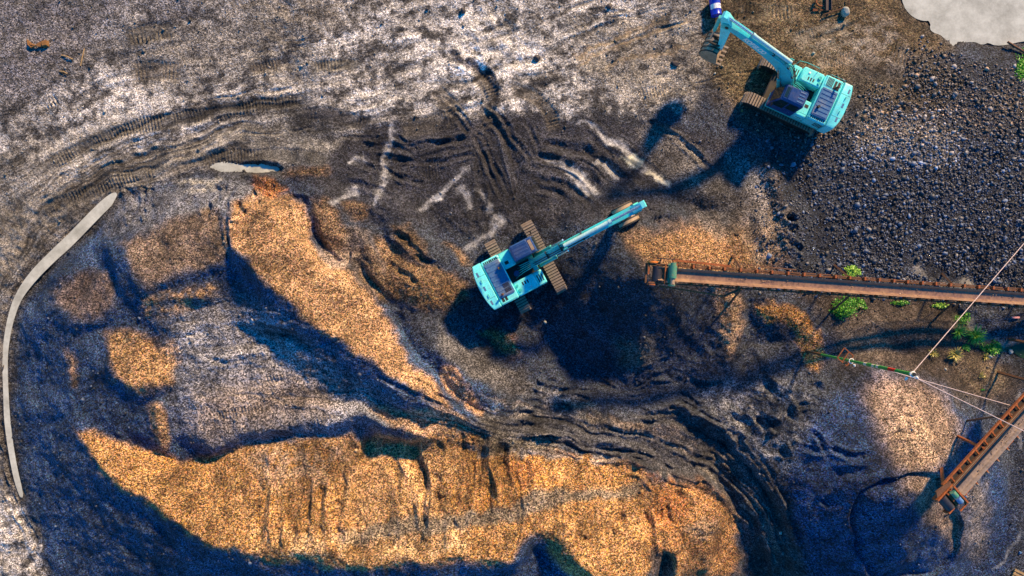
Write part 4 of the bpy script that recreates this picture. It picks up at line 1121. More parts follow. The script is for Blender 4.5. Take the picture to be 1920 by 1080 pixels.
# ------------------------------------------------------------------ excavator
def excavator(label, px, py, zg, house, tracks, boom_ang, arm_ang, bucket_ang, lettered, style):
    p = W(px, py, zg)
    root = empty('excavator', (p.x, p.y, zg))
    tag(root, label, 'excavator', 'turquoise excavators in the quarry')
    # crawler tracks
    Lt, Rt, Wt, gauge = 4.15, 0.42, 0.62, 2.2
    shoe = MB().box(-0.052, 0.052, -Wt / 2, Wt / 2, -0.02, 0.02)
    for sx in (-0.035, 0.035):
        shoe.box(sx - 0.010, sx + 0.010, -Wt / 2, Wt / 2, 0.0195, 0.045)
    shoe_me = shoe.mesh('track_shoe', M_shoe, False)
    R = Matrix.Rotation(tracks, 4, 'Z')
    for s in (-1, 1):
        m_ = MB()
        half = Lt / 2 - Rt
        prof = [(half + (Rt - 0.07) * math.cos(a), Rt + (Rt - 0.07) * math.sin(a)) for a in np.linspace(-math.pi / 2, math.pi / 2, 9)] + [(-half + (Rt - 0.07) * math.cos(a), Rt + (Rt - 0.07) * math.sin(a)) for a in np.linspace(math.pi / 2, 1.5 * math.pi, 9)]
        m_.prism_y(prof, s * gauge / 2 - 0.2, s * gauge / 2 + 0.2)
        for k in range(7):
            xx = -half + 2 * half * (k + 0.5) / 7
            m_.tube((xx, s * gauge / 2 - 0.24, 0.2), (xx, s * gauge / 2 + 0.24, 0.2), 0.11)
        tr = m_.build('track', M_frame, root, rot=tracks)
        per = 2 * (2 * half) + 2 * math.pi * Rt
        n = int(per / 0.150)
        for k in range(n):
            d = per * k / n
            if d < 2 * half: x, z, a = -half + d, 2 * Rt, 0.0
            elif d < 2 * half + math.pi * Rt:
                t_ = (d - 2 * half) / Rt; x, z, a = half + Rt * math.sin(t_), Rt + Rt * math.cos(t_), t_
            elif d < 4 * half + math.pi * Rt: x, z, a = half - (d - 2 * half - math.pi * Rt), 0.0, math.pi
            else:
                t_ = (d - 4 * half - math.pi * Rt) / Rt + math.pi; x, z, a = -half + Rt * math.sin(t_), Rt + Rt * math.cos(t_), t_
            if z < 0.12: continue
            inst('track_shoe', shoe_me, tr, Matrix.Translation((x, s * gauge / 2, z)) @ Matrix.Rotation(a, 4, 'Y'))
    MB().box(-0.7, 0.7, -0.95, 0.95, 0.4, 0.75, 0.08).box(-1.2, -0.75, -0.95, 0.95, 0.42, 0.62, 0.05).box(0.75, 1.2, -0.95, 0.95, 0.42, 0.62, 0.05).build('undercarriage_frame', M_frame, root, rot=tracks)
    MB().tube((0, 0, 0.74), (0, 0, 0.97), 0.62, 28).build('swing_ring', M_frame, root, rot=tracks)

    def B(mb, name, mat, parent=None, smooth=True):
        """house part; children of parts sit in the same turned frame"""
        if parent is None:
            return mb.build(name, mat, root, smooth, rot=house)
        return mb.build(name, mat, parent, smooth)
    # house
    B(MB().box(-2.1, 0.55, -1.22, 1.22, 0.95, 1.15, 0.03).box(0.5, 1.0, 0.42, 1.22, 0.97, 1.13, 0.03), 'deck_frame', M_teal2)
    cwp = [(-2.08, -1.26), (-2.08, 1.26)] + [(-2.28 - 0.44 * math.sqrt(max(0, 1 - (y / 1.45) ** 2)), y) for y in np.linspace(1.25, -1.25, 15)]
    cw = B(MB().prism_z(cwp, 0.98, 2.08, 0.12), 'counterweight', M_teal)
    for y in (-0.45, 0.35):
        B(MB().path([(-2.42, y - 0.07, 2.07), (-2.42, y - 0.07, 2.14), (-2.42, y + 0.07, 2.14), (-2.42, y + 0.07, 2.07)], 0.022), 'lifting_eye', M_teal2, cw)
    for y in (-0.85, -0.05, 0.75):
        B(MB().box(-2.50, -2.40, y - 0.12, y + 0.12, 2.078, 2.086), 'access_plate', M_hood, cw)
    hood = B(MB().box(-2.06, -1.06, -1.24, 1.24, 1.15, 2.02, 0.06), 'engine_housing', M_teal)
    pn = B(MB().box(-1.98, -1.12, -0.55 if style else -0.88, 1.02, 2.021, 2.10, 0.03), 'engine_hood', M_hood, hood)
    rb = MB()
    for k in range(7):
        y = (-0.45 if style else -0.78) + k * (1.35 if style else 1.65) / 6
        rb.box(-1.92, -1.18, y - 0.045, y + 0.045, 2.098, 2.122, 0.01)
    B(rb, 'hood_rib', M_hood, hood)
    gr = MB()
    for k in range(8):
        gr.box(-1.93 + k * 0.1, -1.87 + k * 0.1, 1.045, 1.16, 2.015, 2.026)
    B(gr, 'grille', M_black, hood)
    gr = MB()
    for i in range(6):
        for k in range(5):
            gr.box(-1.55 + k * 0.07, -1.50 + k * 0.07, -1.15 + i * 0.08 if style else -0.72 + i * 0.08, -1.09 + i * 0.08 if style else -0.66 + i * 0.08, 2.015 if style else 2.118, 2.027 if style else 2.126)
    B(gr, 'vent_mesh', M_black, hood)
    B(MB().box(-1.93, -1.80, -1.1, -0.65, 2.015, 2.03).box(-1.74, -1.62, -1.1, -0.65, 2.015, 2.03), 'louvre', M_black, hood)
    B(MB().tube((-1.75, -0.72, 2.0), (-1.75, -0.72, 2.28), 0.06).tube((-1.75, -0.72, 2.26), (-1.80, -0.72, 2.40), 0.055), 'exhaust_pipe', M_rust2, hood)
    for k in range(5):
        for y in (1.238, -1.247):
            B(MB().box(-2.0 + 0.09 * k, -1.95 + 0.09 * k, y, y + 0.009, 1.35, 1.85), 'side_louvre', M_black, hood)
    ld = B(MB().box(-1.05, -0.42, 0.34, 1.24, 1.15, 1.80, 0.05), 'side_locker', M_teal)
    B(MB().box(-0.93, -0.73, 0.55, 0.72, 1.795, 1.812), 'vent_plate', M_frame, ld)
    B(MB().box(-1.04, -0.43, 1.236, 1.246, 1.3, 1.32).box(-0.9, -0.6, 1.238, 1.25, 1.5, 1.53), 'door_seam', M_black, ld)
    rtk = B(MB().box(-1.05, 0.10, -1.24, -0.46, 1.15, 1.86, 0.06).box(0.10, 0.60, -1.24, -0.46, 1.10, 1.55, 0.05), 'fuel_tank', M_teal)
    for k in range(3):
        B(MB().box(-0.62 + 0.14 * k, -0.55 + 0.14 * k, -0.80, -0.62, 1.857, 1.868), 'grip_hole', M_black, rtk)
        B(MB().box(0.22 + 0.12 * k, 0.27 + 0.12 * k, -1.05, -0.66, 1.548, 1.562), 'step_tread', M_frame, rtk)
    B(MB().tube((-0.85, -0.95, 1.85), (-0.85, -0.95, 1.93), 0.09, 14).tube((-0.90, -0.68, 1.85), (-0.90, -0.68, 1.91), 0.07, 14), 'filler_cap', M_teal2, rtk)
    B(MB().tube((-0.25, -1.0, 1.855), (-0.25, -1.0, 1.90), 0.05, 12), 'bolt_cap', M_white, rtk)
    B(MB().path([(0.55, -1.2, 1.5), (0.55, -1.2, 2.2), (0.2, -1.2, 2.35), (-0.5, -1.2, 2.35), (-0.6, -1.2, 1.85)], 0.018), 'handrail', M_teal2)
    # slew well with hoses
    B(MB().box(-1.05, 0.5, -0.45, 0.33, 1.12, 1.22), 'slew_well', M_black)
    B(MB().tube((-0.62, -0.1, 1.2), (-0.62, -0.1, 1.5), 0.16, 16).tube((-0.62, -0.1, 1.5), (-0.62, -0.1, 1.55), 0.10, 16), 'hydraulic_motor', M_navy)
    hs = MB()
    for k in range(5):
        y = -0.22 + 0.1 * k
        hs.path([(-0.75 + 0.1 * k, y * 1.4, 1.25), (-0.3, y, 1.75), (0.1, y * 0.9, 2.0), (0.45, y * 0.8, 2.1 + 0.05 * (k % 2))], 0.022)
    B(hs, 'hydraulic_hoses', M_teal2)
    for y in (-0.62, 0.62):
        B(MB().box(-2.62, -2.10, y - 0.006, y + 0.006, 2.079, 2.084), 'panel_seam', M_frame, cw)
    B(MB().box(-1.56, -1.55, 1.02, 1.238, 2.019, 2.025).box(-2.05, -1.07, 1.03, 1.04, 2.019, 2.025), 'panel_seam', M_frame, hood)
    B(MB().path([(-1.1, 1.2, 1.8), (-1.1, 1.2, 2.15), (-0.5, 1.2, 2.15), (-0.45, 1.2, 1.8)], 0.016), 'handrail', M_teal2)
    B(MB().path([(-2.0, -1.18, 2.0), (-2.0, -1.18, 2.3), (-1.2, -1.18, 2.3), (-1.12, -1.18, 2.0)], 0.016), 'handrail', M_teal2)
    # cab
    cabp = [(-0.42, 1.15), (1.0, 1.15), (1.02, 1.75), (0.82, 2.78), (0.70, 2.86), (-0.36, 2.86), (-0.42, 2.78)]
    cab = B(MB().prism_y(cabp, 0.42, 1.24, 0.04), 'cab', M_navy)
    B(MB().box(-0.36, 0.52, 0.46, 1.20, 2.861, 2.93, 0.035).box(0.53, 0.76, 0.48, 1.18, 2.861, 2.90, 0.02), 'cab_roof', M_navy, cab)
    ribs = MB()
    for k in range(4):
        ribs.box(-0.28, 0.05 if style else 0.42, 0.53 + 0.17 * k, 0.60 + 0.17 * k, 2.928, 2.95, 0.01)
    B(ribs, 'roof_rib', M_hood if style else M_navy, cab)
    B(MB().box(0.56, 0.72, 0.56, 1.10, 2.898, 2.91), 'roof_window', M_glass if style else M_bucket, cab)
    B(MB().prism_y([(-0.30, 1.95), (0.22, 1.95), (0.22, 2.70), (-0.28, 2.70)], 1.2395, 1.252), 'window', M_glass, cab)
    B(MB().prism_y([(0.30, 1.75), (0.90, 1.75), (0.76, 2.70), (0.30, 2.70)], 1.2395, 1.252), 'window', M_glass, cab)
    B(MB().prism_y([(-0.30, 1.95), (0.85, 1.85), (0.72, 2.70), (-0.28, 2.70)], 0.408, 0.4205), 'window', M_glass, cab)
    B(MB().add([(1.024, 0.48, 1.78), (1.024, 1.18, 1.78), (0.835, 1.18, 2.74), (0.835, 0.48, 2.74), (1.036, 0.48, 1.78), (1.036, 1.18, 1.78), (0.847, 1.18, 2.74), (0.847, 0.48, 2.74)], [(0, 1, 2, 3), (4, 5, 6, 7), (0, 1, 5, 4), (2, 3, 7, 6), (1, 2, 6, 5), (0, 3, 7, 4)]), 'windscreen', M_glass, cab)
    B(MB().path([(0.95, 1.26, 1.3), (0.98, 1.3, 1.9), (0.9, 1.30, 2.3)], 0.018), 'grab_rail', M_black, cab)
    B(MB().path([(0.8, 1.24, 2.2), (0.95, 1.38, 2.25)], 0.014).box(0.93, 0.99, 1.34, 1.52, 2.1, 2.4, 0.02), 'mirror', M_black, cab)
    B(MB().tube((-1.3, 0.55, 2.10), (-1.3, 0.55, 2.27), 0.07, 12), 'beacon', M_black if style else M_lamp)
    # boom
    foot = Vector((0.38, 0, 1.62))
    cb, sb = math.cos(boom_ang), math.sin(boom_ang)
    def bp(x, z): return (foot.x + x * cb - z * sb, foot.z + x * sb + z * cb)
    top = [(-0.16, 0.05), (0.0, 0.2), (0.9, 0.72), (1.7, 1.08), (2.3, 1.20), (2.9, 1.10), (4.2, 0.75), (5.4, 0.40), (5.95, 0.22), (6.05, 0.05)]
    bot = [(6.0, -0.12), (5.85, -0.14), (5.2, 0.05), (4.2, 0.28), (3.1, 0.50), (2.4, 0.55), (1.8, 0.42), (1.0, 0.12), (0.15, -0.18), (-0.10, -0.15)]
    boom = B(MB().prism_y([bp(*q) for q in top + bot], -0.21, 0.21, 0.015), 'boom', M_boom)
    B(MB().tube((*bp(0, 0)[:1], -0.42, bp(0, 0)[1]), (bp(0, 0)[0], 0.36, bp(0, 0)[1]), 0.13, 16), 'boom_pivot', M_teal2, boom)
    for y in (-0.15, -0.05, 0.06, 0.15):
        hz = MB().path([(bp(q[0], q[1] + 0.05 + 0.02 * (i % 2))[0], y * (1 if i < 6 else 0.8), bp(q[0], q[1] + 0.05 + 0.02 * (i % 2))[1]) for i, q in enumerate([(0.1, 0.3), (0.9, 0.74), (1.7, 1.1), (2.3, 1.22), (2.9, 1.12), (3.6, 0.94)])], 0.024)
        B(hz, 'hose', M_teal2 if y > 0 else M_black, boom)
    for x, z in ((1.2, 0.9), (2.1, 1.18), (3.3, 1.02)):
        q = bp(x, z + 0.03)
        B(MB().box(q[0] - 0.05, q[0] + 0.05, -0.2, 0.2, q[1] - 0.03, q[1] + 0.05), 'hose_clamp', M_frame, boom)
    if lettered:
        cu = bpy.data.curves.new('lettering', 'FONT'); cu.body = 'KOBELCO'; cu.size = 0.40; cu.extrude = 0.003; cu.offset = 0.02; cu.space_character = 1.02
        to = bpy.data.objects.new('lettering', cu); C.objects.link(to)
        dg = bpy.context.evaluated_depsgraph_get()
        me = bpy.data.meshes.new_from_object(to.evaluated_get(dg)); bpy.data.objects.remove(to); bpy.data.curves.remove(cu)
        me.materials.clear(); me.materials.append(M_white)
        wdt = max(v.co.x for v in me.vertices)
        ex = Vector((-math.cos(boom_ang - 0.265), 0, -math.sin(boom_ang - 0.265)))
        ez = Vector((math.sin(boom_ang - 0.265), 0, -math.cos(boom_ang - 0.265))) * -1
        o0 = bp(4.85, 0.24)
        M = Matrix(((ex.x, ez.x, 0, o0[0]), (0, 0, 1, 0.2135), (ex.z, ez.z, 0, o0[1]), (0, 0, 0, 1)))
        lt = inst('lettering', me, boom, M @ Matrix.Diagonal((1.40 / wdt, 1.1, 1, 1)))
    # boom rams
    for s in (-1, 1):
        a = Vector((0.72, s * 0.30, 1.25)); e = Vector((bp(2.25, 0.80)[0], s * 0.30, bp(2.25, 0.80)[1])); mid = a.lerp(e, 0.58)
        cy = B(MB().tube(a, mid, 0.085, 12).tube(a - Vector((0, 0.06, 0)), a + Vector((0, 0.06, 0)), 0.1), 'boom_cylinder', M_teal2)
        B(MB().tube(mid, e, 0.05, 10), 'cylinder_rod', M_chrome, cy)
    # arm
    tip = bp(5.93, 0.03)
    ca, sa = math.cos(arm_ang), math.sin(arm_ang)     # arm direction from the boom tip down
    def ap(x, z): return (tip[0] + x * ca - z * sa, tip[1] + x * sa + z * ca)
    armp = [(-0.72, 0.30), (-0.55, 0.42), (0.1, 0.32), (1.4, 0.20), (2.6, 0.12), (2.72, 0.0), (2.62, -0.12), (1.0, -0.20), (0.15, -0.24), (-0.15, -0.20), (-0.65, 0.12)]
    arm = B(MB().prism_y([ap(*q) for q in armp], -0.17, 0.17, 0.015), 'arm', M_teal)
    B(MB().prism_y([ap(*q) for q in [(-0.25, -0.05), (0.0, -0.2), (0.25, -0.05), (0.2, 0.25), (-0.2, 0.25)]], -0.235, -0.172).prism_y([ap(*q) for q in [(-0.25, -0.05), (0.0, -0.2), (0.25, -0.05), (0.2, 0.25), (-0.2, 0.25)]], 0.172, 0.235), 'boom_tip_plate', M_teal2, arm)
    B(MB().tube((tip[0], -0.27, tip[1]), (tip[0], 0.27, tip[1]), 0.09, 14), 'pivot_pin', M_frame, arm)
    a = Vector((bp(2.35, 1.42)[0], 0, bp(2.35, 1.42)[1])); q = ap(-0.62, 0.28); e = Vector((q[0], 0, q[1])); mid = a.lerp(e, 0.60)
    q2 = bp(2.35, 1.18)
    cy = B(MB().tube(a, mid, 0.11, 14).tube(mid - (mid - a).normalized() * 0.14, mid, 0.13, 14), 'arm_cylinder', M_pale)
    B(MB().tube(mid, e, 0.06, 12), 'cylinder_rod', M_chrome, cy)
    B(MB().prism_y([(q2[0] - 0.18, q2[1] - 0.05), (q2[0] + 0.18, q2[1] - 0.05), (a.x + 0.08, a.z + 0.1), (a.x - 0.08, a.z + 0.1)], -0.17, -0.13).prism_y([(q2[0] - 0.18, q2[1] - 0.05), (q2[0] + 0.18, q2[1] - 0.05), (a.x + 0.08, a.z + 0.1), (a.x - 0.08, a.z + 0.1)], 0.13, 0.17), 'cylinder_bracket', M_teal2, boom)
    # bucket ram and linkage on the outer side of the arm
    a_ = ap(-0.30, 0.46); e_ = ap(2.15, 0.62)
    a = Vector((a_[0], 0, a_[1])); e = Vector((e_[0], 0, e_[1])); mid = a.lerp(e, 0.6)
    cy = B(MB().tube(a, mid, 0.09, 12), 'bucket_cylinder', M_teal2)
    B(MB().tube(mid, e, 0.05, 10), 'cylinder_rod', M_chrome, cy)
    ae = ap(2.62, 0.0); al = ap(2.25, 0.05)
    cbk, sbk = math.cos(bucket_ang), math.sin(bucket_ang)
    def kp(x, z): return (ae[0] + x * cbk - z * sbk, ae[1] + x * sbk + z * cbk)
    lk = MB()
    kl = kp(0.36, 0.22)
    for y in (-0.2, 0.2):
        lk.bar((al[0], y, al[1]), (e.x, y, e.z), 0.05, 0.12)
        lk.bar((e.x, y * 0.8, e.z), (kl[0], y * 0.8, kl[1]), 0.05, 0.12)
    B(lk, 'bucket_link', M_frame)
    bs = 0.84 if style else 1.0
    outer = [(0.0, 0.16), (0.35, 0.24), (0.72, 0.10), (0.98, -0.22), (1.02, -0.62), (0.84, -0.98), (0.50, -1.18), (0.10, -1.24), (-0.22, -1.20)]
    outer = [(x * bs, z * bs) for x, z in outer]
    inner = [(x * 0.93 - 0.0, z * 0.94 + 0.0) for x, z in outer]
    mb = MB()
    prof = outer + inner[::-1]
    wv = 0.55
    mb.loft([[(kp(*q)[0], -wv, kp(*q)[1]) for q in prof], [(kp(*q)[0], wv, kp(*q)[1]) for q in prof]])
    side = outer
    for y in (-wv, wv - 0.03):
        mb.prism_y([kp(*q) for q in side], y + 0.001, y + 0.029)
    bk = B(mb, 'bucket', M_bucket)
    st = MB()
    for y in (-0.50, -0.27, 0.0, 0.27, 0.50):
        st.loft([[(kp(x * 1.012, z * 1.012)[0], y - 0.03, kp(x * 1.012, z * 1.012)[1]) for x, z in outer] + [(kp(x * 1.05, z * 1.05)[0], y - 0.03, kp(x * 1.05, z * 1.05)[1]) for x, z in outer[::-1]],
                 [(kp(x * 1.012, z * 1.012)[0], y + 0.03, kp(x * 1.012, z * 1.012)[1]) for x, z in outer] + [(kp(x * 1.05, z * 1.05)[0], y + 0.03, kp(x * 1.05, z * 1.05)[1]) for x, z in outer[::-1]]])
    B(st, 'wear_strip', M_frame, bk)
    for y in (-0.48, -0.24, 0.0, 0.24, 0.48):
        pr = [kp(-0.15 * bs, -1.27 * bs), kp(-0.50 * bs, -1.14 * bs), kp(-0.50 * bs, -1.11 * bs), kp(-0.15 * bs, -1.13 * bs)]
        B(MB().prism_y(pr, y - 0.05, y + 0.05), 'tooth', M_shoe, bk)
    for y in (-0.16, 0.13):
        B(MB().prism_y([kp(-0.12, -0.10), kp(0.14, -0.1), kp(0.50, 0.20), kp(0.34, 0.34), kp(0.05, 0.22), kp(-0.12, 0.12)], y, y + 0.035), 'hinge_plate', M_frame, bk)
    return root


EX1 = excavator('turquoise excavator in the centre, reaching over the dark gravel with crosswise tracks', 986, 501, 0.62, math.radians(27.5), math.radians(-62.0), math.radians(23), math.radians(-102), math.radians(22), False, 0)
EX2 = excavator('turquoise excavator near the pond with white lettering on its boom', 1469, 184, 0.18, math.radians(155.5), math.radians(154.5), math.radians(37), math.radians(-100), math.radians(-5), True, 1)

# ------------------------------------------------------------------ conveyors
def frame_along(a, b):
    """local frame: x runs from head a to tail b, y to its left, z up-ish"""
    a, b = Vector(a), Vector(b)
    x = (b - a).normalized(); y = Vector((0, 0, 1)).cross(x).normalized(); z = x.cross(y)
    M = Matrix((x, y, z)).transposed().to_4x4(); M.translation = a
    return M, (b - a).length


def belt_mesh(L, w, mat, sag=0.0):
    """troughed belt with a little wave and a return strand below"""
    n = int(L / 0.6)
    sec = [(-w / 2, 0.19), (-w / 2 + 0.02, 0.17), (-w * 0.28, 0.012), (-w * 0.2, 0.0), (w * 0.2, 0.0), (w * 0.28, 0.012), (w / 2 - 0.02, 0.17), (w / 2, 0.19),
           (w / 2, 0.175), (w * 0.28, -0.004), (w * 0.2, -0.016), (-w * 0.2, -0.016), (-w * 0.28, -0.004), (-w / 2, 0.175)]
    mb = MB()
    loops = []
    for i in range(n + 1):
        x = L * i / n; d = 0.008 * math.sin(i * 1.7) - sag * math.sin(math.pi * i / n)
        loops.append([(x, y, z + d) for y, z in sec])
    mb.loft(loops)
    mb.box(0, L, -w / 2, w / 2, -0.42, -0.405)
    return mb


def conveyor_main():
    a = W(1232, 513.0, 5.3); b = W(2110, 573.5, 0.9)
    M, L = frame_along(a, b)
    root = bpy.data.objects.new('belt_conveyor', None); C.objects.link(root); root.matrix_world = M
    tag(root, 'long rusty belt conveyor running in from the right edge to the dark gravel cone', 'conveyor', 'belt conveyors')
    w = 0.62
    b_ = belt_mesh(L, w, M_belt).build('belt', M_belt, root)
    for s in (-1, 1):
        st = MB()
        st.box(-0.2, L, s * 0.43 - 0.035, s * 0.43 + 0.035, -0.16, -0.04).box(-0.2, L, s * 0.43 - 0.025, s * 0.43 + 0.025, -0.62, -0.55)
        st.build('stringer', M_rust2, root, False)
        tr = MB()
        n = int(L / 1.1)
        for k in range(n):
            x0, x1 = L * k / n, L * (k + 1) / n
            tr.bar((x0, s * 0.43, -0.15), ((x0 + x1) / 2, s * 0.43, -0.57), 0.035, 0.035); tr.bar(((x0 + x1) / 2, s * 0.43, -0.57), (x1, s * 0.43, -0.15), 0.035, 0.035)
        tag(tr.build('truss_lacing', M_rust2, root, False), kind='stuff')
    # idler sets
    br_me = MB().box(-0.05, 0.05, -0.10, 0.06, -0.04, 0.14, 0.01).mesh('idler_bracket', M_rust, False)
    rl_me = MB().tube((0, 0.02, -0.03), (0, 0.26, 0.10), 0.04, 10).mesh('roller', M_frame)
    ra_me = MB().box(-0.30, 0.30, -0.02, 0.035, -0.05, -0.005).box(-0.31, -0.24, -0.05, 0.05, -0.06, 0.03).mesh('idler_rail', M_rust2, False)
    k = 0; x = 0.9
    rnd = random.Random(5)
    while x < L:
        for s in (-1, 1):
            B_ = inst('idler_bracket', br_me, root, Matrix.Translation((x, s * 0.47 if s > 0 else -0.41, 0 if s > 0 else -0.12)) @ Matrix.Rotation(0 if s > 0 else math.pi, 4, 'Z'))
            inst('roller', rl_me, B_, Matrix.Translation((0, -0.30, -0.06)))
            if s > 0:
                inst('rail_segment', ra_me, root, Matrix.Translation((x + 0.42 + rnd.uniform(-0.05, 0.05), s * (0.50 + rnd.uniform(-0.01, 0.02)), rnd.uniform(-0.03, 0.0))))
        k += 1; x += 0.82 + rnd.uniform(-0.05, 0.05)
    # head: pulley, drive, guards
    hp = MB().tube((0.05, -0.36, -0.10), (0.05, 0.36, -0.10), 0.24, 24).build('head_pulley', M_drum, root)
    MB().tube((0.05, -0.55, -0.10), (0.05, 0.55, -0.10), 0.05, 12).build('pulley_shaft', M_frame, hp)
    MB().box(-0.42, 0.95, 0.40, 0.47, -0.45, 0.05).box(-0.42, 0.95, -0.47, -0.40, -0.45, 0.05).box(-0.5, -0.42, -0.47, 0.47, -0.3, -0.2).build('head_frame', M_rust2, root, False)
    MB().box(0.30, 0.36, -0.46, 0.46, 0.16, 0.22).build('cross_bar', M_rust, root, False)
    MB().box(-0.48, -0.40, -0.05, 0.5, -0.02, 0.05).build('scraper_bar', M_rust, root, False)
    g = MB().tube((-0.25, 0.50, -0.05), (-0.25, 0.58, -0.05), 0.26, 20).build('sheave', M_lamp, root)
    MB().tube((-0.25, -0.56, -0.05), (-0.25, -0.50, -0.05), 0.2, 20).build('sheave', M_rust, root)
    mt = MB().box(0.46, 0.80, -0.42, 0.50, 0.17, 0.22, 0.01).tube((0.63, -0.18, 0.40), (0.63, 0.42, 0.40), 0.17, 18).box(0.50, 0.76, -0.02, 0.3, 0.22, 0.30).tube((0.63, 0.42, 0.40), (0.63, 0.55, 0.40), 0.13, 16).build('drive_motor', M_green, root)
    MB().tube((0.63, -0.48, 0.42), (0.63, -0.18, 0.40), 0.11, 14).build('gearbox', M_bucket, mt)
    MB().box(0.52, 0.74, -0.56, -0.44, 0.1, 0.5, 0.03).build('belt_guard', M_green, mt)
    MB().bar((-0.1, 0.72, 0.15), (0.75, 0.72, 0.28), 0.05, 0.05).bar((0.1, 0.72, 0.15), (0.1, 0.45, -0.1), 0.04, 0.04).build('guard_rail', M_frame, root, False)
    # long side rails beside the head
    MB().bar((0.75, 0.70, -0.05), (3.75, 0.60, -0.05), 0.10, 0.07).build('side_rail', M_rust, root, False)
    MB().bar((4.7, 0.72, -0.08), (7.2, 0.66, -0.08), 0.05, 0.06).build('side_rail', M_rust2, root, False)
    for x in (1.4, 2.4, 3.5, 5.0, 7.0):
        MB().bar((x, 0.64, -0.1), (x + 0.05, 0.43, -0.1), 0.05, 0.05).build('rail_bracket', M_rust2, root, False)
    MB().bar((0.2, -0.58, -0.18), (3.6, -0.86, -0.30), 0.06, 0.06).build('side_rail', M_rust, root, False)
    MB().bar((3.6, -0.86, -0.30), (4.4, -0.46, -0.25), 0.10, 0.08).build('rail_brace', M_rust2, root, False)
    # legs standing on the ground
    Mi = M.inverted()
    for xx, spread in ((4.6, 0.9), (10.5, 0.8), (16.5, 0.7), (21.5, 0.6)):
        for s in (-1, 1):
            top = M @ Vector((xx, s * 0.44, -0.5)); ft = top.copy(); ft.x += 0.25; ft.y += (-s) * 0.0 + (spread * (-1 if s > 0 else 1)) * -1 * 0.0
            off = (M.to_3x3() @ Vector((0, s * spread, 0)))
            ft = Vector((top.x + off.x + 0.3, top.y + off.y, 0)); ft.z = gz(ft.x, ft.y) - 0.1
            MB().bar(Mi @ top, Mi @ ft, 0.10, 0.10).build('leg', M_rust2, root, False)
        p1 = M @ Vector((xx, 0.44, -0.5)); p2 = M @ Vector((xx, -0.44, -0.5))
        q = Vector((p2.x + 0.2, p2.y, 0)); q.z = p2.z * 0.45
        MB().bar(Mi @ p1, Mi @ q, 0.05, 0.05).build('leg_brace', M_rust2, root, False)
    return root


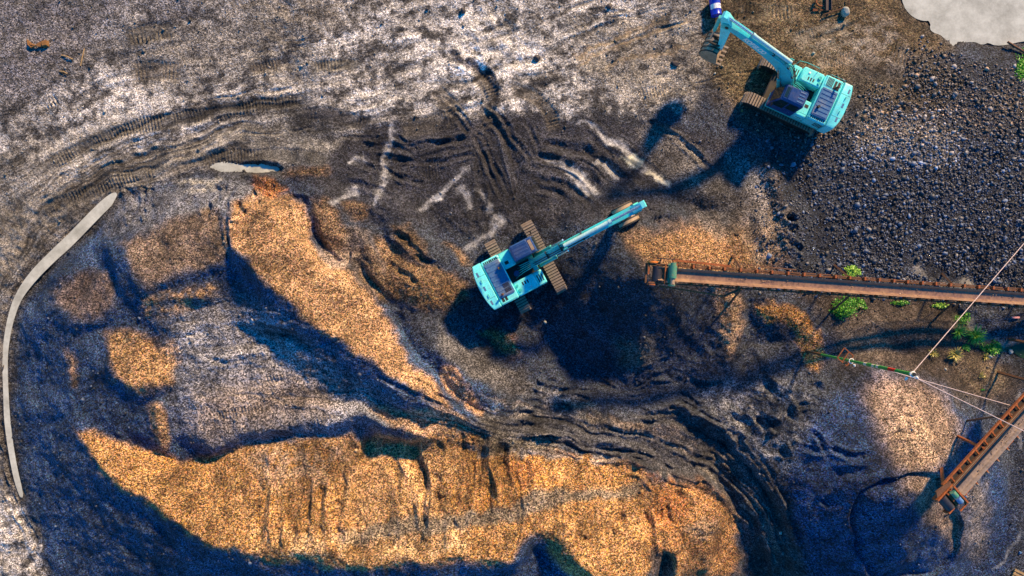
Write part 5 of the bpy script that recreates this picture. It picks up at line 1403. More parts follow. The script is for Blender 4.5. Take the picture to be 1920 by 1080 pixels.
def conveyor_side():
    a = W(1783, 935.5, 6.6); b = W(2050, 636, 4.6)
    M, L = frame_along(a, b)
    root = bpy.data.objects.new('belt_conveyor', None); C.objects.link(root); root.matrix_world = M
    tag(root, 'shorter orange rusted belt conveyor entering the lower right over the grey heap', 'conveyor', 'belt conveyors')
    w = 0.46
    belt_mesh(L - 0.5, w, M_belt2).build('belt', M_belt2, root, loc=(0.5, 0, 0))
    MB().bar((0.4, 0.34, 0.10), (L, 0.34, 0.10), 0.03, 0.05).build('skirt_board', M_rust2, root, False)
    # ladder-like walkway frame on one side, idler side on the other
    MB().box(0.2, L, 0.59, 0.66, -0.2, -0.08).build('walkway_stringer', M_rust, root, False)
    MB().box(0.2, L, 0.27, 0.33, -0.25, -0.10).build('stringer', M_rust2, root, False)
    MB().box(0.2, L, -0.33, -0.27, -0.22, -0.05).build('stringer', M_rust2, root, False)
    MB().box(0.2, L, 0.335, 0.585, -0.25, -0.23).build('gap_shade_plate', M_black, root, False)  # black sheet added to stand for the shadow in the walkway gap
    rung = MB().box(-0.03, 0.03, -0.26, 0.0, -0.03, 0.03).box(-0.05, 0.05, -0.07, 0.0, -0.06, 0.06).mesh('rung', M_rust, False)
    br = MB().box(-0.04, 0.04, -0.08, 0.05, -0.08, 0.12, 0.01).mesh('idler_bracket', M_rust, False)
    cap = MB().tube((0, -0.12, 0.08), (0, -0.02, 0.08), 0.045, 10).mesh('roller', M_bucket)
    rail = MB().box(0.0, 0.62, -0.035, 0.035, -0.06, -0.01).mesh('rail_segment', M_rust, False)
    x = 0.75; rnd = random.Random(9)
    while x < L:
        inst('rung', rung, root, Matrix.Translation((x, 0.60, -0.12)))
        x += 0.62 + rnd.uniform(-0.04, 0.04)
    x = 0.65
    while x < L:
        o = inst('idler_bracket', br, root, Matrix.Translation((x, -0.36, -0.04)))
        inst('roller', cap, o)
        inst('rail_segment', rail, root, Matrix.Translation((x + 0.06, -0.37 + rnd.uniform(-0.015, 0.015), -0.03)))
        x += 0.78 + rnd.uniform(-0.05, 0.05)
    MB().tube((0.6, -0.42, 0.02), (0.6, -0.36, 0.02), 0.07, 12).build('bearing_cap', M_steelb, root)
    # head
    hp = MB().tube((-0.28, -0.30, -0.08), (-0.28, 0.36, -0.08), 0.22, 24).build('head_pulley', M_drum, root)
    MB().tube((-0.28, -0.46, -0.08), (-0.28, 0.52, -0.08), 0.045, 10).build('pulley_shaft', M_frame, hp)
    MB().box(-0.55, 0.5, 0.37, 0.44, -0.35, 0.05).box(-0.55, 0.5, -0.40, -0.33, -0.35, 0.05).box(-0.05, 0.02, -0.33, 0.37, -0.1, 0.14).box(0.36, 0.44, -0.55, 0.44, 0.16, 0.24).build('head_frame', M_rust, root, False)
    MB().box(0.06, 0.34, -0.33, 0.37, -0.06, -0.02).build('chute_plate', M_rust, root, False)
    MB().loft([[(-0.5, 0.52, -0.05), (0.45, 0.47, -0.05), (0.5, 0.62, 0.0), (-0.35, 0.78, 0.0)], [(-0.5, 0.52, 0.05), (0.45, 0.47, 0.08), (0.5, 0.62, 0.1), (-0.35, 0.78, 0.1)]]).build('belt_guard', M_rust2, root, False)
    mt = MB().tube((0.18, 0.02, 0.18), (0.18, 0.30, 0.18), 0.13, 16).build('drive_motor', M_green, root)
    MB().tube((0.18, -0.32, 0.18), (0.18, -0.05, 0.18), 0.13, 16).build('gearbox', M_steelb, mt)
    MB().box(0.30, 0.36, -0.62, -0.10, 0.10, 0.16).box(-0.1, 0.36, -0.64, -0.58, 0.08, 0.14).build('motor_bracket', M_rust, root, False)
    MB().path([(-0.5, -0.48, -0.1), (-0.75, -0.45, -0.2)], 0.03).build('scraper_stub', M_frame, root)
    Mi = M.inverted()
    for p_top, p_foot, th, mt_ in (((1845, 841, 6.0), (1797, 818), 0.10, M_rust), ((1769, 917, 6.4), (1768, 878), 0.13, M_rust), ((1897, 777, 5.6), (1812, 790), 0.08, M_rust2), ((1852, 823, 5.6), (1838, 828), 0.08, M_rust2)):
        tp = W(*p_top)
        ft = on_ground(*p_foot, -0.1)
        MB().bar(Mi @ tp, Mi @ ft, th, th).build('leg', mt_, root, False)
    for px_, py_, z_ in ((1985, 730, 4.9), (2010, 660, 4.7)):
        tp = W(px_, py_, z_)
        MB().bar(Mi @ tp, Mi @ Vector((tp.x + 0.3, tp.y + 0.3, -0.1)), 0.12, 0.12).build('leg', M_rust2, root, False)
    return root


conveyor_main()
conveyor_side()

# ------------------------------------------------------------------ guyed mast
M_mg = paint_mat('mast_green', (0.02, 0.28, 0.05), 0.5, dirt=(0.30, 0.20, 0.05), dirt_amt=0.5, scale=6)
M_mr = paint_mat('mast_red', (0.60, 0.03, 0.015), 0.5, dirt_amt=0.2)
M_mw = paint_mat('mast_white', (0.62, 0.58, 0.45), 0.5, dirt_amt=0.3)
M_mrust = paint_mat('mast_rust', (0.13, 0.05, 0.02), 0.7, dirt=(0.25, 0.17, 0.03), dirt_amt=0.5, scale=5)
M_wire = paint_mat('pale_cable', (0.62, 0.50, 0.48), 0.5, dirt_amt=0.1)
base = on_ground(1511, 658.5)
mast = empty('guyed_mast', base)
tag(mast, 'green mast with red and white bands held by pale cables', 'mast')
MH = 10.75 - base.z
segs = [(0, 1.9, M_mrust), (1.9, 4.9, M_mg), (4.9, 6.2, M_mg), (6.2, 6.45, M_mw), (6.45, 6.9, M_mg), (6.9, 7.1, M_mw), (7.1, 7.25, M_mg), (7.25, 7.45, M_mw), (7.45, 8.2, M_mg), (8.2, 8.6, M_mr), (8.62, 8.75, M_mr), (8.75, 9.05, M_mg), (9.08, 9.45, M_mg), (9.48, 9.8, M_mg), (9.8, 10.05, M_mw), (10.05, MH + 0.0, M_mg)]
for z0, z1, mt in segs:
    MB().tube((0, 0, z0), (0, 0, z1), 0.062 if z0 < 5 else 0.075, 12).build('pole_section', mt, mast)
fr = MB()
fz = 5.25 - base.z
cs = [W(1583, 652, 5.25), W(1600, 667, 5.25), W(1588, 686, 5.25), W(1570, 671, 5.25)]
cs = [c - base for c in cs]
for i in range(4):
    fr.bar(cs[i], cs[(i + 1) % 4], 0.045, 0.045)
fr.bar((cs[0] + cs[1]) / 2, (cs[2] + cs[3]) / 2, 0.04, 0.04)
fr.build('square_frame', M_rust, mast, False)
MB().path([(0.11 * math.cos(t), 0.11 * math.sin(t), 5.75 - base.z) for t in np.linspace(0, 6.28, 14)], 0.02).build('collar_ring', M_white, mast)
MB().path([(0.10 * math.cos(t), 0.10 * math.sin(t), MH - 0.05) for t in np.linspace(0, 6.28, 14)], 0.025).build('collar_ring', M_white, mast)
MB().tube((0, 0, MH - 0.02), (0, 0, MH + 0.05), 0.06, 12).build('mast_cap', M_black, mast)
for (x, y, z) in ((0.14, -0.1, MH - 0.1), (-0.1, -0.16, MH - 0.3), (0.05, -0.14, 5.9 - base.z)):
    MB().tube((x, y, z), (x * 1.4, y * 1.4, z), 0.05, 10).tube((x * 1.4, y * 1.4, z), (x * 1.7, y * 1.7, z), 0.03, 10).build('insulator', M_white, mast)


def wire(a, b, sag, label, r=0.016):
    a, b = Vector(a), Vector(b)
    pts = [a.lerp(b, t) - Vector((0, 0, sag * 4 * t * (1 - t))) for t in np.linspace(0, 1, 16)]
    o = MB().path(pts, r, 6).build('guy_wire', M_wire)
    tag(o, label, 'cable', 'pale cables from the mast')


top = base + Vector((0, 0, MH - 0.15))
g1 = W(2330, -18, 0.15); g2 = W(2400, 1044, 0.1); g3 = W(2400, 905, 0.1)
wire(top, g1, 0.02, 'pale cable rising from the mast top across the straight conveyor')
wire(top + Vector((0.05, -0.1, 0)), g2, 0.02, 'pale cable from the mast top crossing the lower conveyor belt')
wire(base + Vector((0, 0, 7.2 - base.z)), g3, 0.02, 'pale cable from the middle of the mast towards the right edge')

# ------------------------------------------------------------------ drum, scrap, small litter
M_blue = paint_mat('blue_drum_paint', (0.008, 0.035, 0.50), 0.25, dirt=(0.12, 0.12, 0.14), dirt_amt=0.15, scale=3)
d0 = on_ground(1338.5, 18)
dr = empty('oil_drum', (d0.x, d0.y, d0.z + 0.29), math.radians(90 + 6))
tag(dr, 'blue oil drum with a white band lying by the pond side excavator bucket', 'drum')
dr.rotation_euler.z = math.atan2(1.0, -0.12)
R_, Ld = 0.29, 0.90
prof = [(-0.45, 0.26), (-0.45, 0.29), (-0.435, 0.295), (-0.42, 0.285), (-0.17, 0.285), (-0.155, 0.297), (-0.14, 0.285), (0.14, 0.285), (0.155, 0.297), (0.17, 0.285), (0.42, 0.285), (0.435, 0.295), (0.45, 0.29), (0.45, 0.26), (0.43, 0.255)]
loops = [[(x, r * math.cos(t), r * math.sin(t)) for t in np.linspace(0, 2 * math.pi, 32, endpoint=False)] for x, r in prof]
MB().loft([[(-0.43, 0.255 * math.cos(t), 0.255 * math.sin(t)) for t in np.linspace(0, 2 * math.pi, 32, endpoint=False)]] + loops).build('drum_shell', M_blue, dr)
MB().loft([[(x, 0.289 * math.cos(t), 0.289 * math.sin(t)) for t in np.linspace(0.2, math.pi + 0.4, 24)] + [(x, 0.2855 * math.cos(t), 0.2855 * math.sin(t)) for t in np.linspace(math.pi + 0.4, 0.2, 24)] for x in (-0.135, 0.135)]).build('paper_label', M_white, dr)
for k in range(6):
    t = 1.75 + 0.16 * k
    MB().loft([[(x, 0.2905 * math.cos(q), 0.2905 * math.sin(q)) for q in (t, t + 0.09)] + [(x, 0.2885 * math.cos(q), 0.2885 * math.sin(q)) for q in (t + 0.09, t)] for x in (-0.02, 0.04 + 0.01 * (k % 3))]).build('label_print', M_blue, dr)
MB().tube((-0.44, 0.12, 0.1), (-0.455, 0.12, 0.1), 0.04, 10).build('bung', M_steelb, dr)


def rock(px, py, r, mat, label, seed, flat=0.75, cat='rock', name='rock'):
    rs = np.random.default_rng(seed)
    bm = bmesh.new(); bmesh.ops.create_icosphere(bm, subdivisions=3, radius=1.0)
    ph = rs.uniform(0, 6, 6)
    for v in bm.verts:
        d = 1 + 0.13 * math.sin(2.3 * v.co.x + ph[0]) * math.sin(2.1 * v.co.y + ph[1]) + 0.10 * math.sin(4.1 * v.co.y + ph[2] + v.co.z * 3) + 0.05 * math.sin(7 * v.co.x + ph[3]) + rs.normal(0, 0.015)
        v.co = Vector((v.co.x * r * d, v.co.y * r * d * (0.85 + 0.1 * math.sin(ph[4])), v.co.z * r * d * flat))
    me = bpy.data.meshes.new(name); bm.to_mesh(me); bm.free(); me.materials.append(mat)
    me.polygons.foreach_set('use_smooth', np.ones(len(me.polygons), bool))
    o = bpy.data.objects.new(name, me); C.objects.link(o)
    p = on_ground(px, py); o.location = (p.x, p.y, p.z + r * flat * 0.55); o.rotation_euler.z = rs.uniform(0, 6)
    return tag(o, label, cat)


M_prock = paint_mat('pale_rock', (0.42, 0.43, 0.38), 0.8, dirt=(0.2, 0.2, 0.17), dirt_amt=0.5, scale=4, bump=0.5)
M_drock = paint_mat('dark_rock', (0.035, 0.03, 0.035), 0.6, dirt=(0.09, 0.08, 0.08), dirt_amt=0.4, scale=5, bump=0.5)
rock(1583, 24, 0.25, M_prock, 'round pale boulder beside the rusty scrap', 1, 0.9)
rock(868, 21, 0.17, M_drock, 'dark brown stone on pale ground near the top edge', 2)
rock(1007, 110, 0.19, M_drock, 'dark angular stone on the pale ground above the curved tread print', 3)
rock(801, 18, 0.09, M_drock, 'small black stone near the top edge left of the dark brown one', 4)
rock(1142, 12, 0.17, M_drock, 'flat purple stone near the top edge', 5, 0.4)
rock(1266, 120, 0.2, M_drock, 'long dark stone on the track fan left of the pond side excavator', 6, 0.5)
rock(1525, 100, 0.08, M_prock, 'small pink white stone above the pond side excavator', 7, 0.8)
rock(1340, 138, 0.07, M_prock, 'small white stone below the raised bucket', 8, 0.8)
rock(1894, 659, 0.14, M_prock, 'pale oblong stone beside the dark pool at the right edge', 9, 0.6)
rock(1855, 668, 0.11, M_prock, 'pale upright stone below the leafy green plant', 10, 0.8)
rock(1772, 692, 0.07, M_prock, 'small white stone right of the mast top', 11, 0.8)
rock(1463, 999, 0.08, M_prock, 'single white stone on the haul road', 12, 0.8)
rock(1022, 604, 0.09, M_prock, 'pale stone on dark gravel below the central excavator', 13, 0.8)

# rusty scrap by the boulder
pc = on_ground(1552, 8)
sc = empty('scrap_beam', pc); tag(sc, 'dark steel beam lying at the top edge beside the boulder', 'scrap')
MB().box(-0.16, 0.16, -0.35, 0.75, 0.02, 0.05).box(-0.16, -0.13, -0.35, 0.75, 0.05, 0.16).box(0.13, 0.16, -0.35, 0.75, 0.05, 0.16).build('channel', paint_mat('dark_scrap_steel', (0.05, 0.04, 0.05), 0.6, dirt=(0.12, 0.06, 0.04), dirt_amt=0.6), sc, False)
pc = on_ground(1568, 17)
o = MB().path([W(1544, 31, pc.z + 0.06) - pc, W(1546, 27, pc.z + 0.1) - pc, W(1592, 11, pc.z + 0.16) - pc, W(1591, -6, pc.z + 0.16) - pc], 0.035, 8).build('bent_rod', M_rust2, loc=pc); tag(o, 'long bent rusty rod leaning by the pale boulder', 'scrap')
pc = on_ground(1534, 20)
o = MB().loft([[(-0.32, -0.06, 0.05), (-0.32, 0.08, 0.09), (0.32, 0.02, 0.05), (0.32, -0.02, 0.03)], [(-0.32, -0.06, 0.07), (-0.32, 0.08, 0.11), (0.32, 0.02, 0.07), (0.32, -0.02, 0.05)]]).build('scrap_plate', M_rust, loc=pc); tag(o, 'pointed rusty plate left of the dark beam', 'scrap')
pc = on_ground(1531, 7)
o = MB().path([(0.1, 0.2, 0.1), (-0.08, 0.18, 0.16), (-0.1, 0.0, 0.16), (0.0, -0.12, 0.1), (0.25, -0.2, 0.1)], 0.055, 8).build('bent_pipe', M_rust, loc=pc); tag(o, 'curled orange rusty pipe at the top edge', 'scrap')
pc = on_ground(1905, 93)
o = MB().tube((-0.55, 0.38, 0.12), (0.9, -0.55, 0.18), 0.06, 10).tube((-0.25, 0.17, 0.12), (-0.15, 0.11, 0.13), 0.08, 10).build('steel_pipe', M_rust2, loc=pc); tag(o, 'rusty pipe lying on cobbles at the pond edge', 'pipe')
M_pink = paint_mat('pink_plastic', (0.75, 0.35, 0.33), 0.4, dirt_amt=0.2)
pc = on_ground(1903, 595)
o = MB().loft([[(-0.24, -0.06, 0.03), (0.2, -0.07, 0.03), (0.24, 0.0, 0.03), (0.2, 0.06, 0.03), (-0.24, 0.05, 0.03)], [(-0.2, -0.04, 0.12), (0.18, -0.05, 0.10), (0.2, 0.0, 0.10), (0.18, 0.04, 0.1), (-0.2, 0.03, 0.12)]]).build('plastic_bottle', M_pink, loc=pc); tag(o, 'pink plastic litter on dark gravel under the straight conveyor', 'litter')
M_wood = paint_mat('weathered_wood', (0.42, 0.28, 0.12), 0.7, dirt=(0.12, 0.09, 0.06), dirt_amt=0.5, scale=5)
M_bark = paint_mat('brown_palm_husk', (0.25, 0.12, 0.035), 0.8, dirt=(0.06, 0.04, 0.025), dirt_amt=0.6, scale=7, bump=0.5)
pc = on_ground(72, 84)
hk = empty('palm_frond', pc); tag(hk, 'dry brown palm husk on grey ground in the upper left', 'debris')
for k in range(7):
    MB().path([(-0.6 + 0.02 * k, 0.28 - 0.05 * k, 0.05 + 0.02 * k), (-0.3, 0.02 - 0.045 * k, 0.12 + 0.02 * (k % 3)), (0.1, -0.14 + 0.03 * k, 0.14), (0.5, -0.12 + 0.06 * k, 0.10 + 0.03 * (k % 2))], 0.03, 6).build('fibre', M_bark, hk)
MB().loft([[(0.3, -0.2, 0.02), (0.62, -0.12, 0.02), (0.6, 0.22, 0.02), (0.3, 0.2, 0.02)], [(0.36, -0.12, 0.25), (0.56, -0.06, 0.2), (0.55, 0.15, 0.22), (0.36, 0.12, 0.27)]]).build('husk', M_bark, hk)
for (ax, ay, bx, by, lab) in ((116, 104, 138, 112, 'short pale orange stick right of the palm husk'), (113, 134, 128, 139, 'brown stick below the palm husk'), (152, 124, 160, 92, 'faint upright pale stick right of the palm husk'), (62, 1032, 68, 1024, 'tiny twig at the road edge in the lower left')):
    a = on_ground(ax, ay, 0.05); b = on_ground(bx, by, 0.08)
    o = MB().path([(0, 0, 0), (b - a) * 0.5 + Vector((0.02, 0.03, 0.03)), b - a], 0.03, 6).build('stick', M_wood, loc=a); tag(o, lab, 'stick')
pc = on_ground(1906, 1077)
pl = empty('wooden_pallet', pc, math.radians(-25)); tag(pl, 'wooden pallet cut off by the lower right corner', 'pallet')
for k in range(4):
    MB().box(-0.3, 0.9, 0.14 - 0.2 * k, 0.26 - 0.2 * k, 0.12, 0.145).build('slat', M_wood, pl, False)
for k in range(2):
    MB().box(-0.25 + k * 0.9, -0.16 + k * 0.9, -0.5, 0.26, 0.02, 0.12).build('bearer', M_wood, pl, False)
pc = on_ground(1912, 1036)
o = MB().loft([[(-0.07, -0.06, 0.01), (0.06, -0.07, 0.01), (0.08, 0.06, 0.01), (-0.05, 0.08, 0.01)], [(-0.04, -0.03, 0.09), (0.04, -0.04, 0.07), (0.05, 0.04, 0.09), (-0.03, 0.05, 0.07)]]).build('plastic_scrap', M_steelb, loc=pc); tag(o, 'bright blue plastic scrap above the pallet', 'litter')

# ------------------------------------------------------------------ plants
def leaf_mat(name, c1, c2):
    m, t, b = new_mat(name)
    N, L = t.nodes, t.links
    oi = N.new('ShaderNodeNewGeometry'); r = N.new('ShaderNodeValToRGB')
    r.color_ramp.elements[0].color = (*c1, 1); r.color_ramp.elements[1].color = (*c2, 1)
    L.new(oi.outputs['Random Per Island'], r.inputs['Fac']); L.new(r.outputs['Color'], b.inputs['Base Color'])
    b.inputs['Roughness'].default_value = 0.45
    b.inputs['Transmission Weight'].default_value = 0.0
    return m


M_leaf = leaf_mat('green_leaves', (0.03, 0.16, 0.008), (0.12, 0.42, 0.02))
M_blade = leaf_mat('lime_grass_blades', (0.10, 0.34, 0.02), (0.34, 0.58, 0.06))
M_moss = leaf_mat('bright_ground_cover', (0.03, 0.24, 0.005), (0.14, 0.48, 0.015))
M_dry = leaf_mat('yellowing_blades', (0.22, 0.24, 0.05), (0.42, 0.36, 0.10))


def tuft(px, py, r, n, mat, label, seed, h=0.35):
    rs = np.random.default_rng(seed); p = on_ground(px, py, -0.02)
    root = empty('grass_tuft', p); tag(root, label, 'plant', 'green plants on the soil by the straight conveyor')
    mb = MB()
    for k in range(n):
        a = rs.uniform(0, 6.283); l = r * rs.uniform(0.55, 1.1); hh = h * rs.uniform(0.5, 1.2); wd = 0.022 + 0.012 * rs.random()
        c, s = math.cos(a), math.sin(a); b0 = rs.normal(0, 0.04, 2); tw = rs.normal(0, 0.25)
        pts = []
        for t in (0, 0.35, 0.7, 1.0):
            rad = l * t; z = hh * (math.sin(min(1, t * 1.25) * math.pi * 0.62)) + 0.02
            aa = a + tw * t
            pts.append((b0[0] + rad * math.cos(aa), b0[1] + rad * math.sin(aa), z))
        vs = []
        for i, q in enumerate(pts):
            w_ = wd * (1, 0.9, 0.6, 0.05)[i]
            vs += [(q[0] - s * w_, q[1] + c * w_, q[2]), (q[0] + s * w_, q[1] - c * w_, q[2])]
        mb.add(vs, [(0, 1, 3, 2), (2, 3, 5, 4), (4, 5, 7, 6)])
    o = bpy.data.objects.new('blades', bpy.data.meshes.new('blades')); C.objects.link(o); o.parent = root
    o.data.from_pydata(mb.v, [], mb.f); o.data.materials.append(mat); tag(o, kind='stuff')
    MB().tube((0, 0, -0.05), (0, 0, 0.07), 0.06, 8, 0.03).build('root_crown', M_dry, root)
    return root


def leafy(px, py, rx, ry, n, mat, label, seed, h=0.4, leaf=0.055, name='leafy_plant', stems=True, kind=None, cat='plant'):
    rs = np.random.default_rng(seed); p = on_ground(px, py, -0.02)
    root = empty(name, p) if not kind else None
    mb = MB(); sm = MB()
    k = 0
    cl = [(rs.normal(0, 0.45), rs.normal(0, 0.45), rs.uniform(0.6, 1.1)) for _ in range(9)]
    while k < n:
        c = cl[rs.integers(0, len(cl))]
        x = c[0] * rx * 0.9 + rs.normal(0, 0.24 * rx); y = c[1] * ry * 0.9 + rs.normal(0, 0.24 * ry)
        q = (x / rx) ** 2 + (y / ry) ** 2
        if q > 1.25: continue
        z = h * c[2] * rs.uniform(0.25, 1.0) * max(0.2, 1 - 0.6 * q)
        gzv = gz(p.x + x, p.y + y) - p.z
        l = leaf * rs.uniform(0.6, 1.3); a = rs.uniform(0, 6.283); ti = rs.normal(0, 0.5); t2 = rs.normal(0, 0.5)
        ex = Vector((math.cos(a), math.sin(a), ti)).normalized(); ey = Vector((-math.sin(a), math.cos(a), t2)).normalized()
        o = Vector((x, y, z + max(gzv, -0.4)))
        vs = [o - ex * l, o + ey * l * 0.5, o + ex * l, o - ey * l * 0.5]
        mb.add(vs, [(0, 1, 2, 3)])
        if stems and k % 12 == 0:
            sm.tube((x * 0.3, y * 0.3, -0.05), o, 0.008, 4)
        k += 1
    me = bpy.data.meshes.new('foliage'); me.from_pydata(mb.v, [], mb.f); me.materials.append(mat)
    if kind:
        o = bpy.data.objects.new(name, me); C.objects.link(o); o.location = p; return tag(o, label, cat, kind=kind)
    tag(root, label, cat, 'green plants on the soil by the straight conveyor')
    o = bpy.data.objects.new('foliage', me); C.objects.link(o); o.parent = root; tag(o, kind='stuff')
    if sm.v: tag(sm.build('stems', M_dry, root), kind='stuff')
    return root


leafy(1595, 511, 0.48, 0.36, 420, M_blade, 'lime green bush just above the straight conveyor', 21, 0.45, 0.06)
leafy(1590, 577, 0.95, 0.62, 1100, M_leaf, 'large dark green bush just below the straight conveyor', 22, 0.6, 0.06)
leafy(1690, 568, 0.55, 0.16, 300, M_leaf, 'low green weeds along the lower conveyor edge left of centre', 23, 0.2, 0.045)
leafy(1762, 573, 0.6, 0.14, 240, M_blade, 'sparse lime weeds along the lower conveyor edge near the cable', 24, 0.18, 0.045)
leafy(1802, 597, 0.42, 0.45, 330, M_leaf, 'green weeds on the bank where the cable passes the conveyor', 25, 0.3, 0.05)
tuft(1793, 622, 0.45, 60, M_blade, 'smaller lime grass tuft left of the big one', 31)
tuft(1823, 628, 0.62, 110, M_blade, 'big lime grass tuft with arching blades on the bank', 32, 0.45)
tuft(1786, 664, 0.45, 70, M_dry, 'yellow green grass tuft alone on brown soil', 33)
tuft(1747, 662, 0.28, 30, M_dry, 'thin dry grass tuft near the mast top', 34, 0.2)
tuft(1846, 668, 0.22, 24, M_dry, 'tiny faded tuft below the leafy plant', 35, 0.2)
leafy(1856, 653, 0.62, 0.42, 520, M_leaf, 'bright leafy plant beside the thin stream', 26, 0.35, 0.065)
leafy(1812, 652, 0.25, 0.2, 120, M_leaf, 'small leafy sprig below the big grass tuft', 27, 0.22, 0.055)
leafy(1842, 704, 0.2, 0.18, 60, M_dry, 'pale dry sprig on the soil above the grey heap', 28, 0.15, 0.04)
leafy(1842, 731, 0.14, 0.05, 40, M_leaf, 'tiny green sprout above the grey heap', 30, 0.1, 0.04)
leafy(1925, 122, 0.75, 0.95, 1500, M_moss, 'bright green ground cover at the right edge below the pond', 29, 0.14, 0.05, 'ground_cover', False, 'stuff')
leafy(1391, 208, 0.06, 0.08, 26, M_dry, 'single yellow weed below the pond side excavator', 40, 0.1, 0.035)

# dark algae pool at the right edge
bm = bmesh.new()
pts = smooth_poly([(1893, 655), (1912, 642), (1940, 640), (1960, 660), (1945, 680), (1915, 672), (1893, 655)], 3)[:-1]
f = bm.faces.new([bm.verts.new(W(x, y, 0.11)) for x, y in pts])
if f.normal.z < 0: f.normal_flip()
me = bpy.data.meshes.new('algae_pool'); bm.to_mesh(me); bm.free()
me.materials.append(paint_mat('algae_water', (0.010, 0.025, 0.006), 0.1, dirt=(0.03, 0.07, 0.01), dirt_amt=0.8, scale=1.5))
o = bpy.data.objects.new('algae_pool', me); C.objects.link(o); tag(o, 'dark green algae pool at the right edge', 'water', kind='structure')

# ------------------------------------------------------------------ loose cobbles and scattered stones (uncountable)
m, t, b = new_mat('cobble_stone')
N, L = t.nodes, t.links
at = N.new('ShaderNodeAttribute'); at.attribute_name = 'col'
tc = N.new('ShaderNodeTexCoord'); nz = N.new('ShaderNodeTexNoise'); nz.inputs['Scale'].default_value = 14; nz.inputs['Detail'].default_value = 4
L.new(tc.outputs['Object'], nz.inputs['Vector'])
mp = N.new('ShaderNodeMapRange'); mp.inputs['From Min'].default_value = 0.3; mp.inputs['From Max'].default_value = 0.7; mp.inputs['To Min'].default_value = 0.7; mp.inputs['To Max'].default_value = 1.3
L.new(nz.outputs['Fac'], mp.inputs['Value'])
sc_ = N.new('ShaderNodeVectorMath'); sc_.operation = 'SCALE'; L.new(at.outputs['Color'], sc_.inputs[0]); L.new(mp.outputs['Result'], sc_.inputs['Scale'])
L.new(sc_.outputs['Vector'], b.inputs['Base Color']); b.inputs['Roughness'].default_value = 0.55
M_cobble = m
ico = bmesh.new(); bmesh.ops.create_icosphere(ico, subdivisions=1, radius=1.0)
ico_v = np.array([v.co[:] for v in ico.verts]); ico_f = np.array([[v.index for v in f.verts] for f in ico.faces]); ico.free()


def stones(name, label, P, size, cols, rs):
    """P (n,3) centres"""
    n = len(P); nv = len(ico_v)
    S = size[:, None] * rs.uniform(0.65, 1.25, (n, 3)); S[:, 2] *= 0.75
    V_ = ico_v[None] * (1 + rs.normal(0, 0.22, (n, nv, 1)))
    a = rs.uniform(0, 6.283, n); c, s = np.cos(a)[:, None], np.sin(a)[:, None]
    V_ = V_ * S[:, None, :]
    x = V_[..., 0] * c - V_[..., 1] * s; y = V_[..., 0] * s + V_[..., 1] * c
    tl = rs.normal(0, 0.35, (n, 1)); z = V_[..., 2] + x * tl
    V_ = np.stack([x, y, z], -1) + P[:, None, :]
    Fc = (ico_f[None] + (np.arange(n) * nv)[:, None, None]).reshape(-1, 3)
    me = bpy.data.meshes.new(name)
    me.vertices.add(n * nv); me.vertices.foreach_set('co', V_.astype(np.float32).ravel())
    me.loops.add(len(Fc) * 3); me.loops.foreach_set('vertex_index', Fc.astype(np.int32).ravel())
    me.polygons.add(len(Fc)); me.polygons.foreach_set('loop_start', np.arange(0, len(Fc) * 3, 3, dtype=np.int32))
    at_ = me.attributes.new('col', 'FLOAT_COLOR', 'POINT')
    cc = np.concatenate([np.repeat(cols, nv, 0), np.ones((n * nv, 1))], -1)
    at_.data.foreach_set('color', cc.astype(np.float32).ravel())
    me.update(calc_edges=True); me.materials.append(M_cobble)
    o = bpy.data.objects.new(name, me); C.objects.link(o)
    return tag(o, label, 'gravel', kind='stuff')


def gz_arr(x, y):
    i = np.clip(np.searchsorted(gx, x), 1, len(gx) - 1); j = np.clip(np.searchsorted(gy, y), 1, len(gy) - 1)
    return Z[j, i], COL[j, i], U[j, i], V[j, i]


rs = np.random.default_rng(77)
n = 52000
x = rs.uniform(13.0, 31.0, n); y = rs.uniform(-1.6, 14.5, n)
z, c, u, v = gz_arr(x, y)
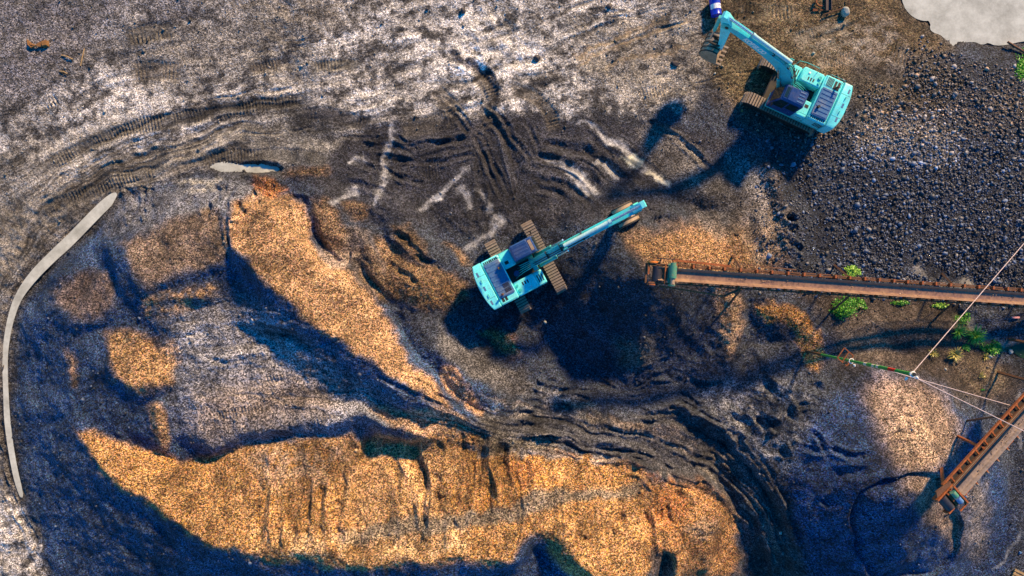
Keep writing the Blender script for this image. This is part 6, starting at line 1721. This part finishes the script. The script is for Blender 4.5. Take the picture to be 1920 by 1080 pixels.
# density: strongest in the cobble field right of the haul ramp, thinning towards the mud
nn = fbm(x, y, 2.5, 3, 2)
dens = sstep(1360, 1700, u + 140 * nn) * sstep(565, 520, v - (u - 1500) * 0.05) * sstep(60, 150, v - 40 * nn - np.where(u > 1790, 40, 0) + np.where(u < 1700, -60, 0))
dens *= np.where((v < 240) & (u < 1620), 0.25, 1) * np.where((np.abs(v - (492 + (u - 1705) * 0.42)) < 14) & (u > 1695) & (u < 1850), 0.1, 1)
keep = rs.random(n) < dens * 0.85
x, y, z, c, u, v = x[keep], y[keep], z[keep], c[keep], u[keep], v[keep]
n = len(x)
size = (0.018 + rs.gamma(1.4, 0.019, n)).clip(0.018, 0.16)
tone = rs.gamma(1.3, 0.85, n).clip(0.2, 3.6)
base_c = np.array([0.046, 0.064, 0.102])[None] * (1 - 0.45 * (v < 260)[:, None]) + np.array([0.105, 0.085, 0.06])[None] * 0.55 * (v < 260)[:, None]
warm = rs.random(n)[:, None] < 0.24
pal = ((u > 1600) & (u < 1800) & (v > 205) & (v < 320))[:, None]
base_c = np.where(pal, base_c * 1.7 + 0.03, base_c)
cols = np.where(warm, base_c * np.array([1.5, 1.1, 0.75]), base_c) * tone[:, None]
stones('cobbles', 'blue grey cobbles covering the ground on the right', np.stack([x, y, z + size * 0.25], -1), size, cols, rs)
# scattered stones over the yard and the piles
n = 9000
x = rs.uniform(-30, 30, n); y = rs.uniform(-17.5, 17.5, n)
z, c, u, v = gz_arr(x, y)
keep = (rs.random(n) < np.where(v < 260, 0.7, 0.8)) & ~((u > 1690) & (v < 85)) & ~((u < 235) & (np.abs(z + 0.11) < 0.03))
x, y, z, c = x[keep], y[keep], z[keep], c[keep]
n = len(x)
size = rs.gamma(3.0, 0.011, n).clip(0.015, 0.10)
cols = (c * 0.7 + 0.02) * rs.gamma(2.0, 0.6, n).clip(0.3, 4.0)[:, None]
stones('loose_stones', 'loose small stones scattered over the yard and the piles', np.stack([x, y, z + size * 0.3], -1), size, np.minimum(cols, 0.6), rs)

for cv in [o for o in C.objects if o.name.startswith('belt_conveyor')]:
    rs2 = np.random.default_rng(5)
    bl = [c_ for c_ in cv.children if c_.name.startswith('belt')][0]
    L_ = max(v_.co.x for v_ in bl.data.vertices)
    n_ = 700
    xx = rs2.uniform(0.4, L_, n_); yy = rs2.normal(0, 0.09, n_).clip(-0.2, 0.2)
    keep_ = rs2.random(n_) < 0.25 + 0.75 * (vnoise(xx, yy * 0, 1.5, 4) > 0.1)
    xx, yy = xx[keep_], yy[keep_]
    sz = rs2.gamma(2, 0.005, len(xx)).clip(0.005, 0.03)
    so = stones('belt_gravel', None, np.stack([xx, yy, 0.02 + np.abs(yy) * 0.25 + sz * 0.3], -1), sz, np.array([[0.26, 0.19, 0.13]]) * rs2.gamma(2, 0.5, len(xx))[:, None], rs2)
    del so['category']
    so.parent = cv
